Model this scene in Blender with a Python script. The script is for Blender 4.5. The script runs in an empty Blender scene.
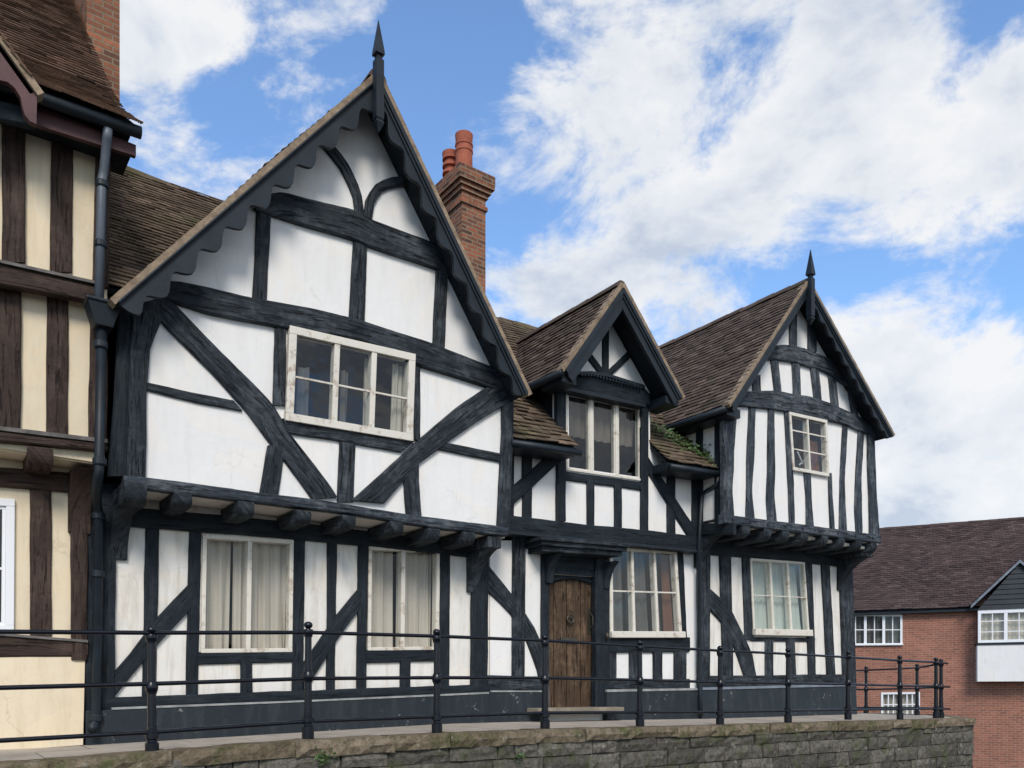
import bpy, bmesh, math, random
from mathutils import Vector, noise, geometry
random.seed(7)
S = bpy.context.scene
COL = S.collection
R = math.radians
F = 820.0
TH = R(36.3)
CT, ST = math.cos(TH), math.sin(TH)
CX, HY, EYE = 512.0, 691.0, 1.6

# ------------------------------------------------------------------ planes
class Pl:
    """a vertical wall plane: m = unit direction into the wall, d = its distance from the origin along m"""
    def __init__(s, d, m=(0, 1)):
        s.d = d; s.m = Vector((m[0], m[1], 0)).normalized()
    def pt(s, x, y, off=0.0):
        a = (x - CX) / F; b = (HY - y) / F
        r = Vector((CT * a + ST, -ST * a + CT, b))
        t = (s.d - off) / (s.m.x * r.x + s.m.y * r.y)
        return Vector((r.x * t, r.y * t, EYE + b * t))
YG = Pl(9.07); YU1 = Pl(8.57); YB1 = Pl(8.20)
YM = Pl(8.95); YBD = Pl(8.5)
YR = Pl(8.42); YBR = Pl(8.10)
YLG = Pl(9.06); YL1 = Pl(8.72); YL2 = Pl(8.6)

# ------------------------------------------------------------------ materials
def new_mat(name):
    m = bpy.data.materials.new(name); m.use_nodes = True
    nt = m.node_tree; nt.nodes.clear()
    out = nt.nodes.new('ShaderNodeOutputMaterial'); b = nt.nodes.new('ShaderNodeBsdfPrincipled')
    nt.links.new(b.outputs[0], out.inputs[0])
    return m, nt, b
def nd(nt, t, **kw):
    n = nt.nodes.new(t)
    for k, v in kw.items():
        if k in n.inputs: n.inputs[k].default_value = v
        else: setattr(n, k, v)
    return n
def noise_tex(nt, vec, scale, detail=5, rough=.6, dist=0.0):
    n = nd(nt, 'ShaderNodeTexNoise'); n.inputs['Scale'].default_value = scale
    n.inputs['Detail'].default_value = detail; n.inputs['Roughness'].default_value = rough
    n.inputs['Distortion'].default_value = dist
    nt.links.new(vec, n.inputs['Vector']); return n.outputs[0]
def ramp(nt, fac, stops, interp='LINEAR'):
    r = nt.nodes.new('ShaderNodeValToRGB'); r.color_ramp.interpolation = interp
    e = r.color_ramp.elements
    while len(e) < len(stops): e.new(.5)
    for k, (p, c) in enumerate(stops):
        e[k].position = p; e[k].color = (c, c, c, 1) if not hasattr(c, '__len__') else (*c, 1)
    nt.links.new(fac, r.inputs[0]); return r.outputs[0]
def mixc(nt, fac, a, b, typ='MIX'):
    m = nt.nodes.new('ShaderNodeMix'); m.data_type = 'RGBA'; m.blend_type = typ
    for sck, v in ((m.inputs[0], fac), (m.inputs[6], a), (m.inputs[7], b)):
        if isinstance(v, (int, float)): sck.default_value = v
        elif isinstance(v, tuple): sck.default_value = (*v, 1)
        else: nt.links.new(v, sck)
    return m.outputs[2]
def coord(nt, kind='Object', scale=(1, 1, 1)):
    tc = nt.nodes.new('ShaderNodeTexCoord'); mp = nt.nodes.new('ShaderNodeMapping')
    mp.inputs['Scale'].default_value = scale
    nt.links.new(tc.outputs[kind], mp.inputs['Vector']); return mp.outputs[0]
def bump(nt, b, h, strength=.3, dist=.02):
    n = nt.nodes.new('ShaderNodeBump'); n.inputs['Strength'].default_value = strength
    n.inputs['Distance'].default_value = dist
    nt.links.new(h, n.inputs['Height']); nt.links.new(n.outputs[0], b.inputs['Normal'])
M = {}
def simple(name, c, rough=.6, spec=.3, metal=0, var=.25, scale=6, bs=.15, bscale=40):
    m, nt, b = new_mat(name); v = coord(nt)
    f = noise_tex(nt, v, scale)
    lo = tuple(x * (1 - var) for x in c); hi = tuple(min(1, x * (1 + var)) for x in c)
    nt.links.new(ramp(nt, f, [(.3, lo), (.7, hi)]), b.inputs['Base Color'])
    b.inputs['Roughness'].default_value = rough; b.inputs['Metallic'].default_value = metal
    b.inputs['Specular IOR Level'].default_value = spec
    if bs: bump(nt, b, noise_tex(nt, v, bscale, 3), bs, .01)
    M[name] = m; return m
def plaster(name, c, dirt, amt, streak=.5, crack=.5, patch=.3):
    m, nt, b = new_mat(name); v = coord(nt); vs = coord(nt, scale=(3.0, 3.0, .45))
    big = noise_tex(nt, v, .9, 4, .55)
    col = mixc(nt, ramp(nt, big, [(.35, 0), (.75, amt)]), c, tuple(x * .84 for x in c))
    rp = noise_tex(nt, v, 1.9, 2, .4, 1.2)                      # repaired areas with a soft outline
    col = mixc(nt, ramp(nt, rp, [(.56, 0), (.575, patch)]), col, tuple(min(.84, x * y) for x, y in zip(c, (1.02, .985, .93))))
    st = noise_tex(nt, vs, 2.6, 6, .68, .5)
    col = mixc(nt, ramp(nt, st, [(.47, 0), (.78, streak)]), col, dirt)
    sp = noise_tex(nt, v, 14, 6, .7)
    col = mixc(nt, ramp(nt, sp, [(.58, 0), (.76, .45 * amt + .06)]), col, dirt)
    vd = nt.nodes.new('ShaderNodeVectorMath'); vd.operation = 'MULTIPLY_ADD'; nz = nt.nodes.new('ShaderNodeTexNoise'); nz.inputs['Scale'].default_value = 3.5; nz.inputs['Detail'].default_value = 5
    nt.links.new(v, nz.inputs['Vector']); nt.links.new(nz.outputs['Color'], vd.inputs[0]); vd.inputs[1].default_value = (.45, .45, .45); nt.links.new(v, vd.inputs[2])
    vo = nt.nodes.new('ShaderNodeTexVoronoi'); vo.feature = 'DISTANCE_TO_EDGE'; vo.inputs['Scale'].default_value = 1.1; nt.links.new(vd.outputs[0], vo.inputs['Vector'])
    ck = ramp(nt, vo.outputs['Distance'], [(.003, 1), (.008, 0)])
    cm = nt.nodes.new('ShaderNodeMath'); cm.operation = 'MULTIPLY'; nt.links.new(ck, cm.inputs[0]); nt.links.new(ramp(nt, noise_tex(nt, v, 1.4, 2), [(.5, 0), (.6, crack)]), cm.inputs[1])
    col = mixc(nt, cm.outputs[0], col, tuple(x * .55 for x in dirt))
    nt.links.new(col, b.inputs['Base Color'])
    b.inputs['Roughness'].default_value = .85; b.inputs['Specular IOR Level'].default_value = .15
    h = mixc(nt, .13, mixc(nt, .5, noise_tex(nt, v, 2.0, 3), rp), noise_tex(nt, v, 16, 4, .6))
    bump(nt, b, h, .5, .028); M[name] = m
plaster('white_plaster', (.81, .80, .785), (.50, .47, .43), .30, .22, .16, .5)
plaster('dirt_shade_plaster', (.77, .75, .71), (.44, .39, .31), .6, .75, .3, .6)  # real stains, with streaks deepened to stand in for shade below the jetty
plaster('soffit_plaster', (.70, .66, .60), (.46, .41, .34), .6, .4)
plaster('cream_plaster', (.76, .655, .485), (.50, .39, .25), .6, .5, .25, .5)

def timber_mat(name, base, worn, worn_amt, crack=.5):
    m, nt, b = new_mat(name); v = coord(nt, 'UV', (1.6, 14, 1)); v2 = coord(nt); vu = coord(nt, 'UV', (2.6, 26, 1))
    g = noise_tex(nt, v, 1.0, 8, .75, .8)
    w = noise_tex(nt, v2, 1.7, 4, .6); w2 = noise_tex(nt, v2, 11, 6, .7)
    patch = ramp(nt, mixc(nt, .45, w, w2), [(.46, 0), (.60, 1)])
    gf = ramp(nt, g, [(.40, 0), (.62, worn_amt)])
    f = nt.nodes.new('ShaderNodeMath'); f.operation = 'MULTIPLY'; nt.links.new(patch, f.inputs[0]); nt.links.new(gf, f.inputs[1])
    col = mixc(nt, f.outputs[0], base, worn)
    mid = tuple((a * .65 + c * .35) for a, c in zip(base, worn))
    col = mixc(nt, ramp(nt, g, [(.45, 0), (.7, .5)]), col, mid)
    ck = noise_tex(nt, vu, 1.0, 4, .6, .6)
    cr = ramp(nt, ck, [(.33, 1), (.41, 0)])
    col = mixc(nt, cr, col, tuple(x * .3 for x in base))
    nt.links.new(col, b.inputs['Base Color'])
    b.inputs['Roughness'].default_value = .68; b.inputs['Specular IOR Level'].default_value = .25
    hh = mixc(nt, .5, mixc(nt, .5, g, w2), ramp(nt, ck, [(.33, 0), (.45, 1)]))
    bump(nt, b, hh, crack, .05); M[name] = m
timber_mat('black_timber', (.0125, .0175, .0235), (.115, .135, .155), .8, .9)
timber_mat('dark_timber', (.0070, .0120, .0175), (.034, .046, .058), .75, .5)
timber_mat('grey_timber', (.026, .035, .047), (.18, .20, .22), .95, 1.0)
timber_mat('brown_timber', (.036, .022, .017), (.12, .08, .062), .8, .8)
timber_mat('door_oak', (.062, .038, .023), (.23, .155, .097), .95, .8)
simple('black_paint', (.0085, .0145, .021), .5, .35, var=.4, scale=4, bs=.1)
def plinth_mat():
    m, nt, b = new_mat('plinth_paint'); v = coord(nt)
    n1 = noise_tex(nt, v, 1.6, 5, .6); n2 = noise_tex(nt, v, 9, 7, .75); n3 = noise_tex(nt, coord(nt, scale=(5, 5, .6)), 1.5, 5, .65)
    col = mixc(nt, n1, (.009, .0145, .020), (.022, .031, .039))
    col = mixc(nt, ramp(nt, n3, [(.5, 0), (.75, .5)]), col, (.055, .065, .07))
    f = nt.nodes.new('ShaderNodeMath'); f.operation = 'MULTIPLY'; nt.links.new(ramp(nt, n2, [(.60, 0), (.63, 1)]), f.inputs[0]); nt.links.new(ramp(nt, n1, [(.52, 0), (.6, .8)]), f.inputs[1])
    col = mixc(nt, f.outputs[0], col, (.36, .36, .34))
    nt.links.new(col, b.inputs['Base Color']); b.inputs['Roughness'].default_value = .6; b.inputs['Specular IOR Level'].default_value = .3
    bump(nt, b, mixc(nt, .5, n1, n2), .6, .03); M['plinth_paint'] = m
plinth_mat()
simple('ledge_stone', (.28, .29, .29), .8, .2, var=.4, scale=5)
simple('lead_grey', (.16, .19, .23), .6, .4, var=.3)
simple('weathered_ledge', (.13, .12, .115), .75, .2, var=.4, scale=7, bs=.4)
simple('maroon_paint', (.085, .036, .038), .5, .4, var=.2)
simple('verge_mortar', (.27, .205, .145), .9, .1, var=.4, scale=9, bs=.5)
simple('iron_black', (.0035, .005, .010), .27, .4, var=.3, scale=8, bs=.12, bscale=60)
simple('brass_dark', (.075, .066, .05), .45, .4, metal=.5)
simple('curtain_net', (.47, .435, .38), .9, .1, var=.06, scale=2, bs=0)
simple('curtain_blue', (.115, .112, .108), .9, .1, var=.2, scale=2, bs=0)
simple('curtain_green', (.50, .54, .50), .9, .1, var=.08, scale=2, bs=0)
simple('curtain_red', (.16, .075, .05), .9, .1, var=.2, scale=2, bs=0)
simple('blind_brown', (.15, .13, .115), .9, .1, var=.15, scale=2, bs=0)
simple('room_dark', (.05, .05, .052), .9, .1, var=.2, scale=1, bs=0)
simple('white_card', (.75, .75, .73), .8, .2, var=.05, bs=0)
simple('terracotta', (.33, .10, .06), .75, .2, var=.2, scale=7)
simple('grey_plastic', (.10, .12, .15), .45, .4, var=.15)
def pave_mat():
    m, nt, b = new_mat('pavement'); v = coord(nt)
    br = nt.nodes.new('ShaderNodeTexBrick'); nt.links.new(v, br.inputs['Vector']); br.inputs['Scale'].default_value = 1; br.inputs['Brick Width'].default_value = .9; br.inputs['Row Height'].default_value = .6
    br.inputs['Mortar Size'].default_value = .006; br.inputs['Color1'].default_value = (.46, .40, .33, 1); br.inputs['Color2'].default_value = (.38, .335, .28, 1); br.inputs['Mortar'].default_value = (.12, .105, .085, 1)
    n = noise_tex(nt, v, 3, 6, .7); col = mixc(nt, .7, br.outputs[0], ramp(nt, n, [(.3, .6), (.65, 1.1)]), 'MULTIPLY')
    nt.links.new(col, b.inputs['Base Color']); b.inputs['Roughness'].default_value = .9; bump(nt, b, n, .3, .02); M['pavement'] = m
pave_mat()
simple('asphalt', (.05, .05, .052), .85, .2, var=.25, scale=5, bs=.5, bscale=120)
simple('step_stone', (.22, .19, .15), .8, .2, var=.25, scale=5)
simple('grass_green', (.05, .08, .025), .9, .1, var=.4, scale=.4)

def paint_white():
    m, nt, b = new_mat('white_paint'); v = coord(nt)
    n1 = noise_tex(nt, v, 9, 7, .75); n2 = noise_tex(nt, v, 2.5, 3)
    f = ramp(nt, mixc(nt, .35, n1, n2), [(.535, 0), (.61, .75)])
    col = mixc(nt, f, mixc(nt, n2, (.74, .705, .63), (.60, .565, .49)), (.30, .20, .13))
    nt.links.new(col, b.inputs['Base Color']); b.inputs['Roughness'].default_value = .5
    bump(nt, b, n1, .2, .006); M['white_paint'] = m
    m, nt, b = new_mat('white_upvc'); b.inputs['Base Color'].default_value = (.80, .81, .83, 1); b.inputs['Roughness'].default_value = .35
    M['white_upvc'] = m
paint_white()

def glass(name, refl, tint):
    m = bpy.data.materials.new(name); m.use_nodes = True; nt = m.node_tree; nt.nodes.clear()
    out = nt.nodes.new('ShaderNodeOutputMaterial'); mx = nt.nodes.new('ShaderNodeMixShader')
    tr = nt.nodes.new('ShaderNodeBsdfTransparent'); gl = nt.nodes.new('ShaderNodeBsdfGlossy')
    tr.inputs[0].default_value = (*tint, 1); gl.inputs['Roughness'].default_value = .015
    fr = nt.nodes.new('ShaderNodeLayerWeight'); fr.inputs['Blend'].default_value = .5
    v = coord(nt); n = noise_tex(nt, v, 2.2, 2, .5)
    bp = nt.nodes.new('ShaderNodeBump'); bp.inputs['Strength'].default_value = .12; bp.inputs['Distance'].default_value = .05
    nt.links.new(n, bp.inputs['Height'])
    nt.links.new(bp.outputs[0], gl.inputs['Normal']); nt.links.new(bp.outputs[0], fr.inputs['Normal'])
    pw = nt.nodes.new('ShaderNodeMath'); pw.operation = 'POWER'; pw.inputs[1].default_value = 5; nt.links.new(fr.outputs['Facing'], pw.inputs[0])
    ma = nt.nodes.new('ShaderNodeMath'); ma.operation = 'MULTIPLY_ADD'; ma.inputs[1].default_value = 1 - refl; ma.inputs[2].default_value = refl; nt.links.new(pw.outputs[0], ma.inputs[0])
    nt.links.new(ma.outputs[0], mx.inputs[0]); nt.links.new(tr.outputs[0], mx.inputs[1]); nt.links.new(gl.outputs[0], mx.inputs[2])
    nt.links.new(mx.outputs[0], out.inputs[0]); M[name] = m
glass('window_glass', .075, (.86, .89, .88))
glass('clear_glass', .03, (.93, .94, .93))

def tile_mat(name, base, hi, moss, moss_amt):
    m, nt, b = new_mat(name); v = coord(nt)
    at = nt.nodes.new('ShaderNodeAttribute'); at.attribute_name = 'tone'
    tone = nt.nodes.new('ShaderNodeSeparateColor'); nt.links.new(at.outputs['Color'], tone.inputs[0])
    col = ramp(nt, tone.outputs[0], [(0, tuple(x * .55 for x in base)), (.5, base), (1, hi)])
    pn = noise_tex(nt, v, 1.3, 5, .6)
    col = mixc(nt, ramp(nt, pn, [(.5, 0), (.72, moss_amt)]), col, moss)
    sp = noise_tex(nt, v, 26, 5, .75)
    col = mixc(nt, ramp(nt, sp, [(.60, 0), (.72, .55)]), col, (.22, .205, .175))
    col = mixc(nt, ramp(nt, noise_tex(nt, v, 60, 3), [(.35, .5), (.55, 0)]), col, tuple(x * .5 for x in base))
    nt.links.new(col, b.inputs['Base Color']); b.inputs['Roughness'].default_value = .9
    b.inputs['Specular IOR Level'].default_value = .12
    bump(nt, b, mixc(nt, .5, sp, noise_tex(nt, v, 70, 3)), .5, .012); M[name] = m
tile_mat('old_tiles', (.105, .077, .064), (.205, .152, .122), (.07, .07, .045), .6)
tile_mat('left_tiles', (.155, .097, .067), (.26, .16, .11), (.08, .062, .05), .4)
tile_mat('mossy_tiles', (.125, .092, .066), (.225, .165, .118), (.085, .09, .04), .7)
tile_mat('plum_tiles', (.078, .053, .050), (.125, .085, .078), (.06, .045, .043), .4)

def brick_mat(name, c1, c2, mortar, sc, ms=.012):
    m, nt, b = new_mat(name); uv = coord(nt, 'UV'); v = coord(nt)
    br = nt.nodes.new('ShaderNodeTexBrick'); nt.links.new(uv, br.inputs['Vector'])
    br.inputs['Color1'].default_value = (*c1, 1); br.inputs['Color2'].default_value = (*c2, 1)
    br.inputs['Mortar'].default_value = (*mortar, 1); br.inputs['Scale'].default_value = sc
    br.inputs['Mortar Size'].default_value = ms; br.inputs['Brick Width'].default_value = .225
    br.inputs['Row Height'].default_value = .075; br.inputs['Bias'].default_value = -.1
    br.inputs['Mortar Smooth'].default_value = .3
    n = noise_tex(nt, v, 1.1, 4); n2 = noise_tex(nt, v, 18, 4, .7)
    col = mixc(nt, .55, br.outputs[0], ramp(nt, n, [(.3, .55), (.7, 1.0)]), 'MULTIPLY')
    col = mixc(nt, .5, col, ramp(nt, n2, [(.3, .5), (.6, 1.0)]), 'MULTIPLY')
    nt.links.new(col, b.inputs['Base Color']); b.inputs['Roughness'].default_value = .9
    b.inputs['Specular IOR Level'].default_value = .1
    bump(nt, b, ramp(nt, br.outputs[1], [(0, 1), (1, 0)]), .5, .01); M[name] = m
brick_mat('old_brick', (.36, .145, .082), (.12, .068, .052), (.25, .19, .135), 1.0)
brick_mat('dark_brick', (.36, .135, .075), (.085, .055, .048), (.27, .215, .155), 1.0)
brick_mat('red_brick', (.43, .175, .115), (.30, .125, .085), (.40, .31, .25), 1.0, .009)
brick_mat('board_black', (.018, .024, .032), (.016, .021, .03), (.008, .01, .014), .35, .02)

def stone_mat(name, base, hi, moss_amt):
    m, nt, b = new_mat(name); v = coord(nt)
    at = nt.nodes.new('ShaderNodeAttribute'); at.attribute_name = 'tone'
    tone = nt.nodes.new('ShaderNodeSeparateColor'); nt.links.new(at.outputs['Color'], tone.inputs[0])
    col = mixc(nt, tone.outputs[0], base, hi)
    n = noise_tex(nt, v, 3, 7, .7); n2 = noise_tex(nt, v, 16, 5, .7)
    col = mixc(nt, ramp(nt, n2, [(.35, .75), (.6, 0)]), col, tuple(x * .4 for x in base))
    col = mixc(nt, ramp(nt, n, [(.52, 0), (.66, moss_amt)]), col, (.055, .072, .022))
    col = mixc(nt, ramp(nt, noise_tex(nt, v, 9, 4), [(.62, 0), (.7, .5)]), col, (.38, .36, .32))
    nt.links.new(col, b.inputs['Base Color']); b.inputs['Roughness'].default_value = .95
    b.inputs['Specular IOR Level'].default_value = .1
    bump(nt, b, mixc(nt, .5, n, n2), .9, .05); M[name] = m
stone_mat('wall_stone', (.085, .079, .069), (.19, .175, .15), .7)
stone_mat('coping_stone', (.155, .122, .083), (.24, .195, .14), .75)

def leaf_mat():
    m, nt, b = new_mat('leaf_green'); at = nt.nodes.new('ShaderNodeAttribute'); at.attribute_name = 'tone'
    tone = nt.nodes.new('ShaderNodeSeparateColor'); nt.links.new(at.outputs['Color'], tone.inputs[0])
    nt.links.new(ramp(nt, tone.outputs[0], [(0, (.025, .06, .015)), (1, (.10, .17, .045))]), b.inputs['Base Color'])
    b.inputs['Roughness'].default_value = .6; M['leaf_green'] = m
leaf_mat()

# ------------------------------------------------------------------ mesh builder
class MB:
    def __init__(s): s.v = []; s.f = []; s.uv = {}; s.tone = []; s.smooth = False; s.has_uv = False
    def add(s, pts, faces, uvs=None, tone=.5):
        k = len(s.v); s.v += [Vector(p) for p in pts]
        if uvs:
            s.has_uv = True
            for i, u in enumerate(uvs): s.uv[k + i] = u
        for f in faces: s.f.append([k + i for i in f]); s.tone.append(tone)
    def hexa(s, p, tone=.5):                        # p: 4 front corners then 4 back corners
        s.add(p, [(0, 1, 2, 3), (7, 6, 5, 4), (0, 4, 5, 1), (1, 5, 6, 2), (2, 6, 7, 3), (3, 7, 4, 0)], tone=tone)
    def box(s, x0, x1, y0, y1, z0, z1, tone=.5):
        s.hexa([(x0, y0, z0), (x1, y0, z0), (x1, y0, z1), (x0, y0, z1), (x0, y1, z0), (x1, y1, z0), (x1, y1, z1), (x0, y1, z1)], tone)
    def prism(s, pts, vec, tone=.5):                # any polygon pushed along vec
        n = len(pts); vec = Vector(vec); q = [Vector(p) for p in pts]; q2 = [p + vec for p in q]
        f = [(i, (i + 1) % n, n + (i + 1) % n, n + i) for i in range(n)]
        tri = geometry.tessellate_polygon([q])
        f += [tuple(t) for t in tri] + [tuple(n + i for i in reversed(t)) for t in tri]
        s.add(q + q2, f, tone=tone)
    def tube(s, pts, r, n=10, caps=True):
        pts = [Vector(p) for p in pts]; rings = []
        for i, p in enumerate(pts):
            d = (pts[min(i + 1, len(pts) - 1)] - pts[max(i - 1, 0)]).normalized()
            a = d.orthogonal().normalized()
            if i and rings:
                a = (pa - d * pa.dot(d)).normalized()
            pa = a; b2 = d.cross(a); rr = r[i] if hasattr(r, '__len__') else r
            rings.append([p + (a * math.cos(2 * math.pi * k / n) + b2 * math.sin(2 * math.pi * k / n)) * rr for k in range(n)])
        k0 = []; f = []
        for rg in rings: k0 += rg
        for i in range(len(rings) - 1):
            for k in range(n): f.append((i * n + k, i * n + (k + 1) % n, (i + 1) * n + (k + 1) % n, (i + 1) * n + k))
        if caps: f += [tuple(reversed(range(n))), tuple((len(rings) - 1) * n + k for k in range(n))]
        s.add(k0, f)
    def lathe(s, base, prof, n=14):
        s.tube_prof(base, prof, n)
    def tube_prof(s, base, prof, n):
        b = Vector(base); pts = []; f = []
        for r, z in prof:
            pts += [b + Vector((r * math.cos(2 * math.pi * k / n), r * math.sin(2 * math.pi * k / n), z)) for k in range(n)]
        for i in range(len(prof) - 1):
            for k in range(n): f.append((i * n + k, i * n + (k + 1) % n, (i + 1) * n + (k + 1) % n, (i + 1) * n + k))
        f += [tuple(reversed(range(n))), tuple((len(prof) - 1) * n + k for k in range(n))]
        s.add(pts, f)
    def loose(s, name, mat, parent=None, **k):
        par = list(range(len(s.v)))
        def find(i):
            while par[i] != i: par[i] = par[par[i]]; i = par[i]
            return i
        for f in s.f:
            for i in f[1:]: par[find(i)] = find(f[0])
        groups = {}
        for fi, f in enumerate(s.f): groups.setdefault(find(f[0]), []).append(fi)
        out = []
        for fs in groups.values():
            mb = MB(); ids = sorted({i for fi in fs for i in s.f[fi]}); mp = {i: k2 for k2, i in enumerate(ids)}
            mb.v = [s.v[i] for i in ids]; mb.f = [[mp[i] for i in s.f[fi]] for fi in fs]; mb.tone = [s.tone[fi] for fi in fs]
            out.append(mb.build(name, mat, parent, **k))
        return out
    def build(s, name, mat, parent=None, bevel=0.0, smooth=None, label=None):
        root = parent
        while root is not None and root.parent is not None: root = root.parent
        o0 = root.location.copy() if root is not None else Vector((0, 0, 0))
        me = bpy.data.meshes.new(name)
        me.from_pydata([tuple(p - o0) for p in s.v], [], s.f)
        bm = bmesh.new(); bm.from_mesh(me)
        if not s.has_uv: bmesh.ops.recalc_face_normals(bm, faces=bm.faces)
        if bevel:
            bmesh.ops.bevel(bm, geom=[e for e in bm.edges if e.is_manifold and e.calc_face_angle(0) > .5], offset=bevel, segments=2, profile=.6, affect='EDGES', clamp_overlap=True)
        bm.to_mesh(me); bm.free()
        if any(t != .5 for t in s.tone) and not bevel:
            ca = me.color_attributes.new('tone', 'FLOAT_COLOR', 'CORNER')
            for p in me.polygons:
                t = s.tone[p.index]
                for li in p.loop_indices: ca.data[li].color = (t, t, t, 1)
        ul = me.uv_layers.new(name='UVMap')
        if s.v: ext = [max(v[i] for v in s.v) - min(v[i] for v in s.v) for i in range(3)]
        else: ext = [0, 0, 1]
        la = ext.index(max(ext)); grain = mat.endswith('timber') or mat == 'door_oak'
        uo = random.uniform(0, 50)
        for p in me.polygons:
            n = p.normal
            for li in p.loop_indices:
                vi = me.loops[li].vertex_index
                if s.has_uv and not bevel and vi in s.uv: ul.data[li].uv = s.uv[vi]
                else:
                    c = me.vertices[vi].co
                    if grain: ul.data[li].uv = (c[la] + uo, c[(la + 1) % 3] + c[(la + 2) % 3])
                    elif abs(n.z) > .75: ul.data[li].uv = (c.x, c.y)
                    else:
                        t = Vector((-n.y, n.x, 0)).normalized(); ul.data[li].uv = (c.dot(t), c.z)
        me.materials.append(M[mat])
        if smooth if smooth is not None else s.smooth:
            for p in me.polygons: p.use_smooth = True
        o = bpy.data.objects.new(name, me); COL.objects.link(o)
        if parent is not None: o.parent = parent
        if label: o['label'] = label
        return o

def thing(name, label, cat, loc=(0, 0, 0), group=None):
    o = bpy.data.objects.new(name, None); COL.objects.link(o); o.location = loc
    o.empty_display_size = .2
    o['label'] = label; o['category'] = cat
    if group: o['group'] = group
    return o
def tag(o, label, cat, group=None):
    o['label'] = label; o['category'] = cat
    if group: o['group'] = group
    return o
def structure(o): o['kind'] = 'structure'; return o

# ------------------------------------------------------------------ building elements
def resample(p, n):
    d = [0]
    for i in range(1, len(p)): d.append(d[-1] + (p[i] - p[i - 1]).length)
    out = []
    for k in range(n + 1):
        t = d[-1] * k / n; i = 0
        while i < len(d) - 2 and d[i + 1] < t: i += 1
        seg = d[i + 1] - d[i]; f = (t - d[i]) / seg if seg > 1e-9 else 0
        out.append(p[i].lerp(p[i + 1], f))
    return out, d[-1]
SEED = [0]
def strip(parent, pl, A, B, name, mat='black_timber', proud=.03, wob=.007, back=.03):
    """a hewn timber between two edge lines lying on a wall plane"""
    SEED[0] += 1; sd = SEED[0] * 13.7
    proud += (SEED[0] % 5) * .0031
    a3 = [pl.pt(x, y, proud) for x, y in A]; b3 = [pl.pt(x, y, proud) for x, y in B]
    L = sum((a3[i + 1] - a3[i]).length for i in range(len(a3) - 1))
    n = max(3, int(L / .10))
    a3, la = resample(a3, n); b3, lb = resample(b3, n)
    mb = MB(); pts = []; uvs = []; m = pl.m; K = 8
    for i in range(n + 1):
        a = a3[i]; b = b3[i]; c = (b - a); w = c.length; cd = c.normalized()
        u = L * i / n + sd
        na = noise.noise((u * 2.3, sd, 1.7)) * wob + noise.noise((u * 9, sd, 4.7)) * wob * .5
        nb = noise.noise((u * 2.3, sd, 7.1)) * wob + noise.noise((u * 9, sd, 9.9)) * wob * .5
        a = a + cd * na; b = b + cd * nb; bev = min(.012, w * .15)
        dz = [noise.noise((u * 5, sd + k, 3.3)) * .006 for k in range(4)]
        row = [a + m * (proud + back), a + m * bev, a + cd * bev + m * dz[0], a + cd * (w * .35) + m * (dz[1] - .003),
               b - cd * (w * .35) + m * (dz[2] - .003), b - cd * bev + m * dz[3], b + m * bev, b + m * (proud + back)]
        pts += row
        vv = [-.05, -.012, 0, w * .35, w * .65, w, w + .012, w + .05]
        uvs += [(u, x) for x in vv]
    f = []
    for i in range(n):
        for k in range(K - 1): f.append((i * K + k, (i + 1) * K + k, (i + 1) * K + k + 1, i * K + k + 1))
    f += [tuple(range(K)), tuple(n * K + k for k in reversed(range(K)))]
    mb.add(pts, f, uvs)
    o = mb.build(name, mat, parent)
    bm = bmesh.new(); bm.from_mesh(o.data); bmesh.ops.recalc_face_normals(bm, faces=bm.faces); bm.to_mesh(o.data); bm.free()
    return o
def tim(parent, pl, C, name='stud', mat='black_timber', **k):
    A = []; B = []
    for i, (x, y, w) in enumerate(C):
        p0 = C[max(i - 1, 0)]; p1 = C[min(i + 1, len(C) - 1)]
        dx, dy = p1[0] - p0[0], p1[1] - p0[1]; l = math.hypot(dx, dy); nx, ny = dy / l, -dx / l
        if abs(dy) > 4 * abs(dx): nx, ny = (1, 0) if nx > 0 else (-1, 0)
        A.append((x - nx * w / 2, y - ny * w / 2)); B.append((x + nx * w / 2, y + ny * w / 2))
    return strip(parent, pl, A, B, name, mat, **k)
def poly_px(mb, pl, px, front, back):
    """px outline on a wall plane made solid between two offsets"""
    q = [pl.pt(x, y, front) for x, y in px]
    mb.prism(q, pl.m * (front - back))
def slab(pts, holes, vec):
    """wall sheet with real openings and thickness"""
    mb = MB(); loops = [[Vector(p) for p in pts]] + [[Vector(p) for p in h] for h in holes]
    tri = geometry.tessellate_polygon(loops)
    flat = [p for l in loops for p in l]; n = len(flat); vec = Vector(vec)
    f = [tuple(t) for t in tri] + [tuple(n + i for i in reversed(t)) for t in tri]
    k = 0
    for l in loops:
        m = len(l)
        for i in range(m): f.append((k + i, k + (i + 1) % m, n + k + (i + 1) % m, n + k + i))
        k += m
    mb.add(flat + [p + vec for p in flat], f); return mb
def shrink(q, pl, d):
    p = [pl.pt(*c) for c in q]; c = sum(p, Vector()) / len(p)
    out = []
    for v in p:
        e = v - c; h = math.hypot(e.x, e.y); out.append(c + Vector((e.x * (1 - d / max(h, .01)), e.y * (1 - d / max(h, .01)), e.z - math.copysign(d, e.z))))
    return out

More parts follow.
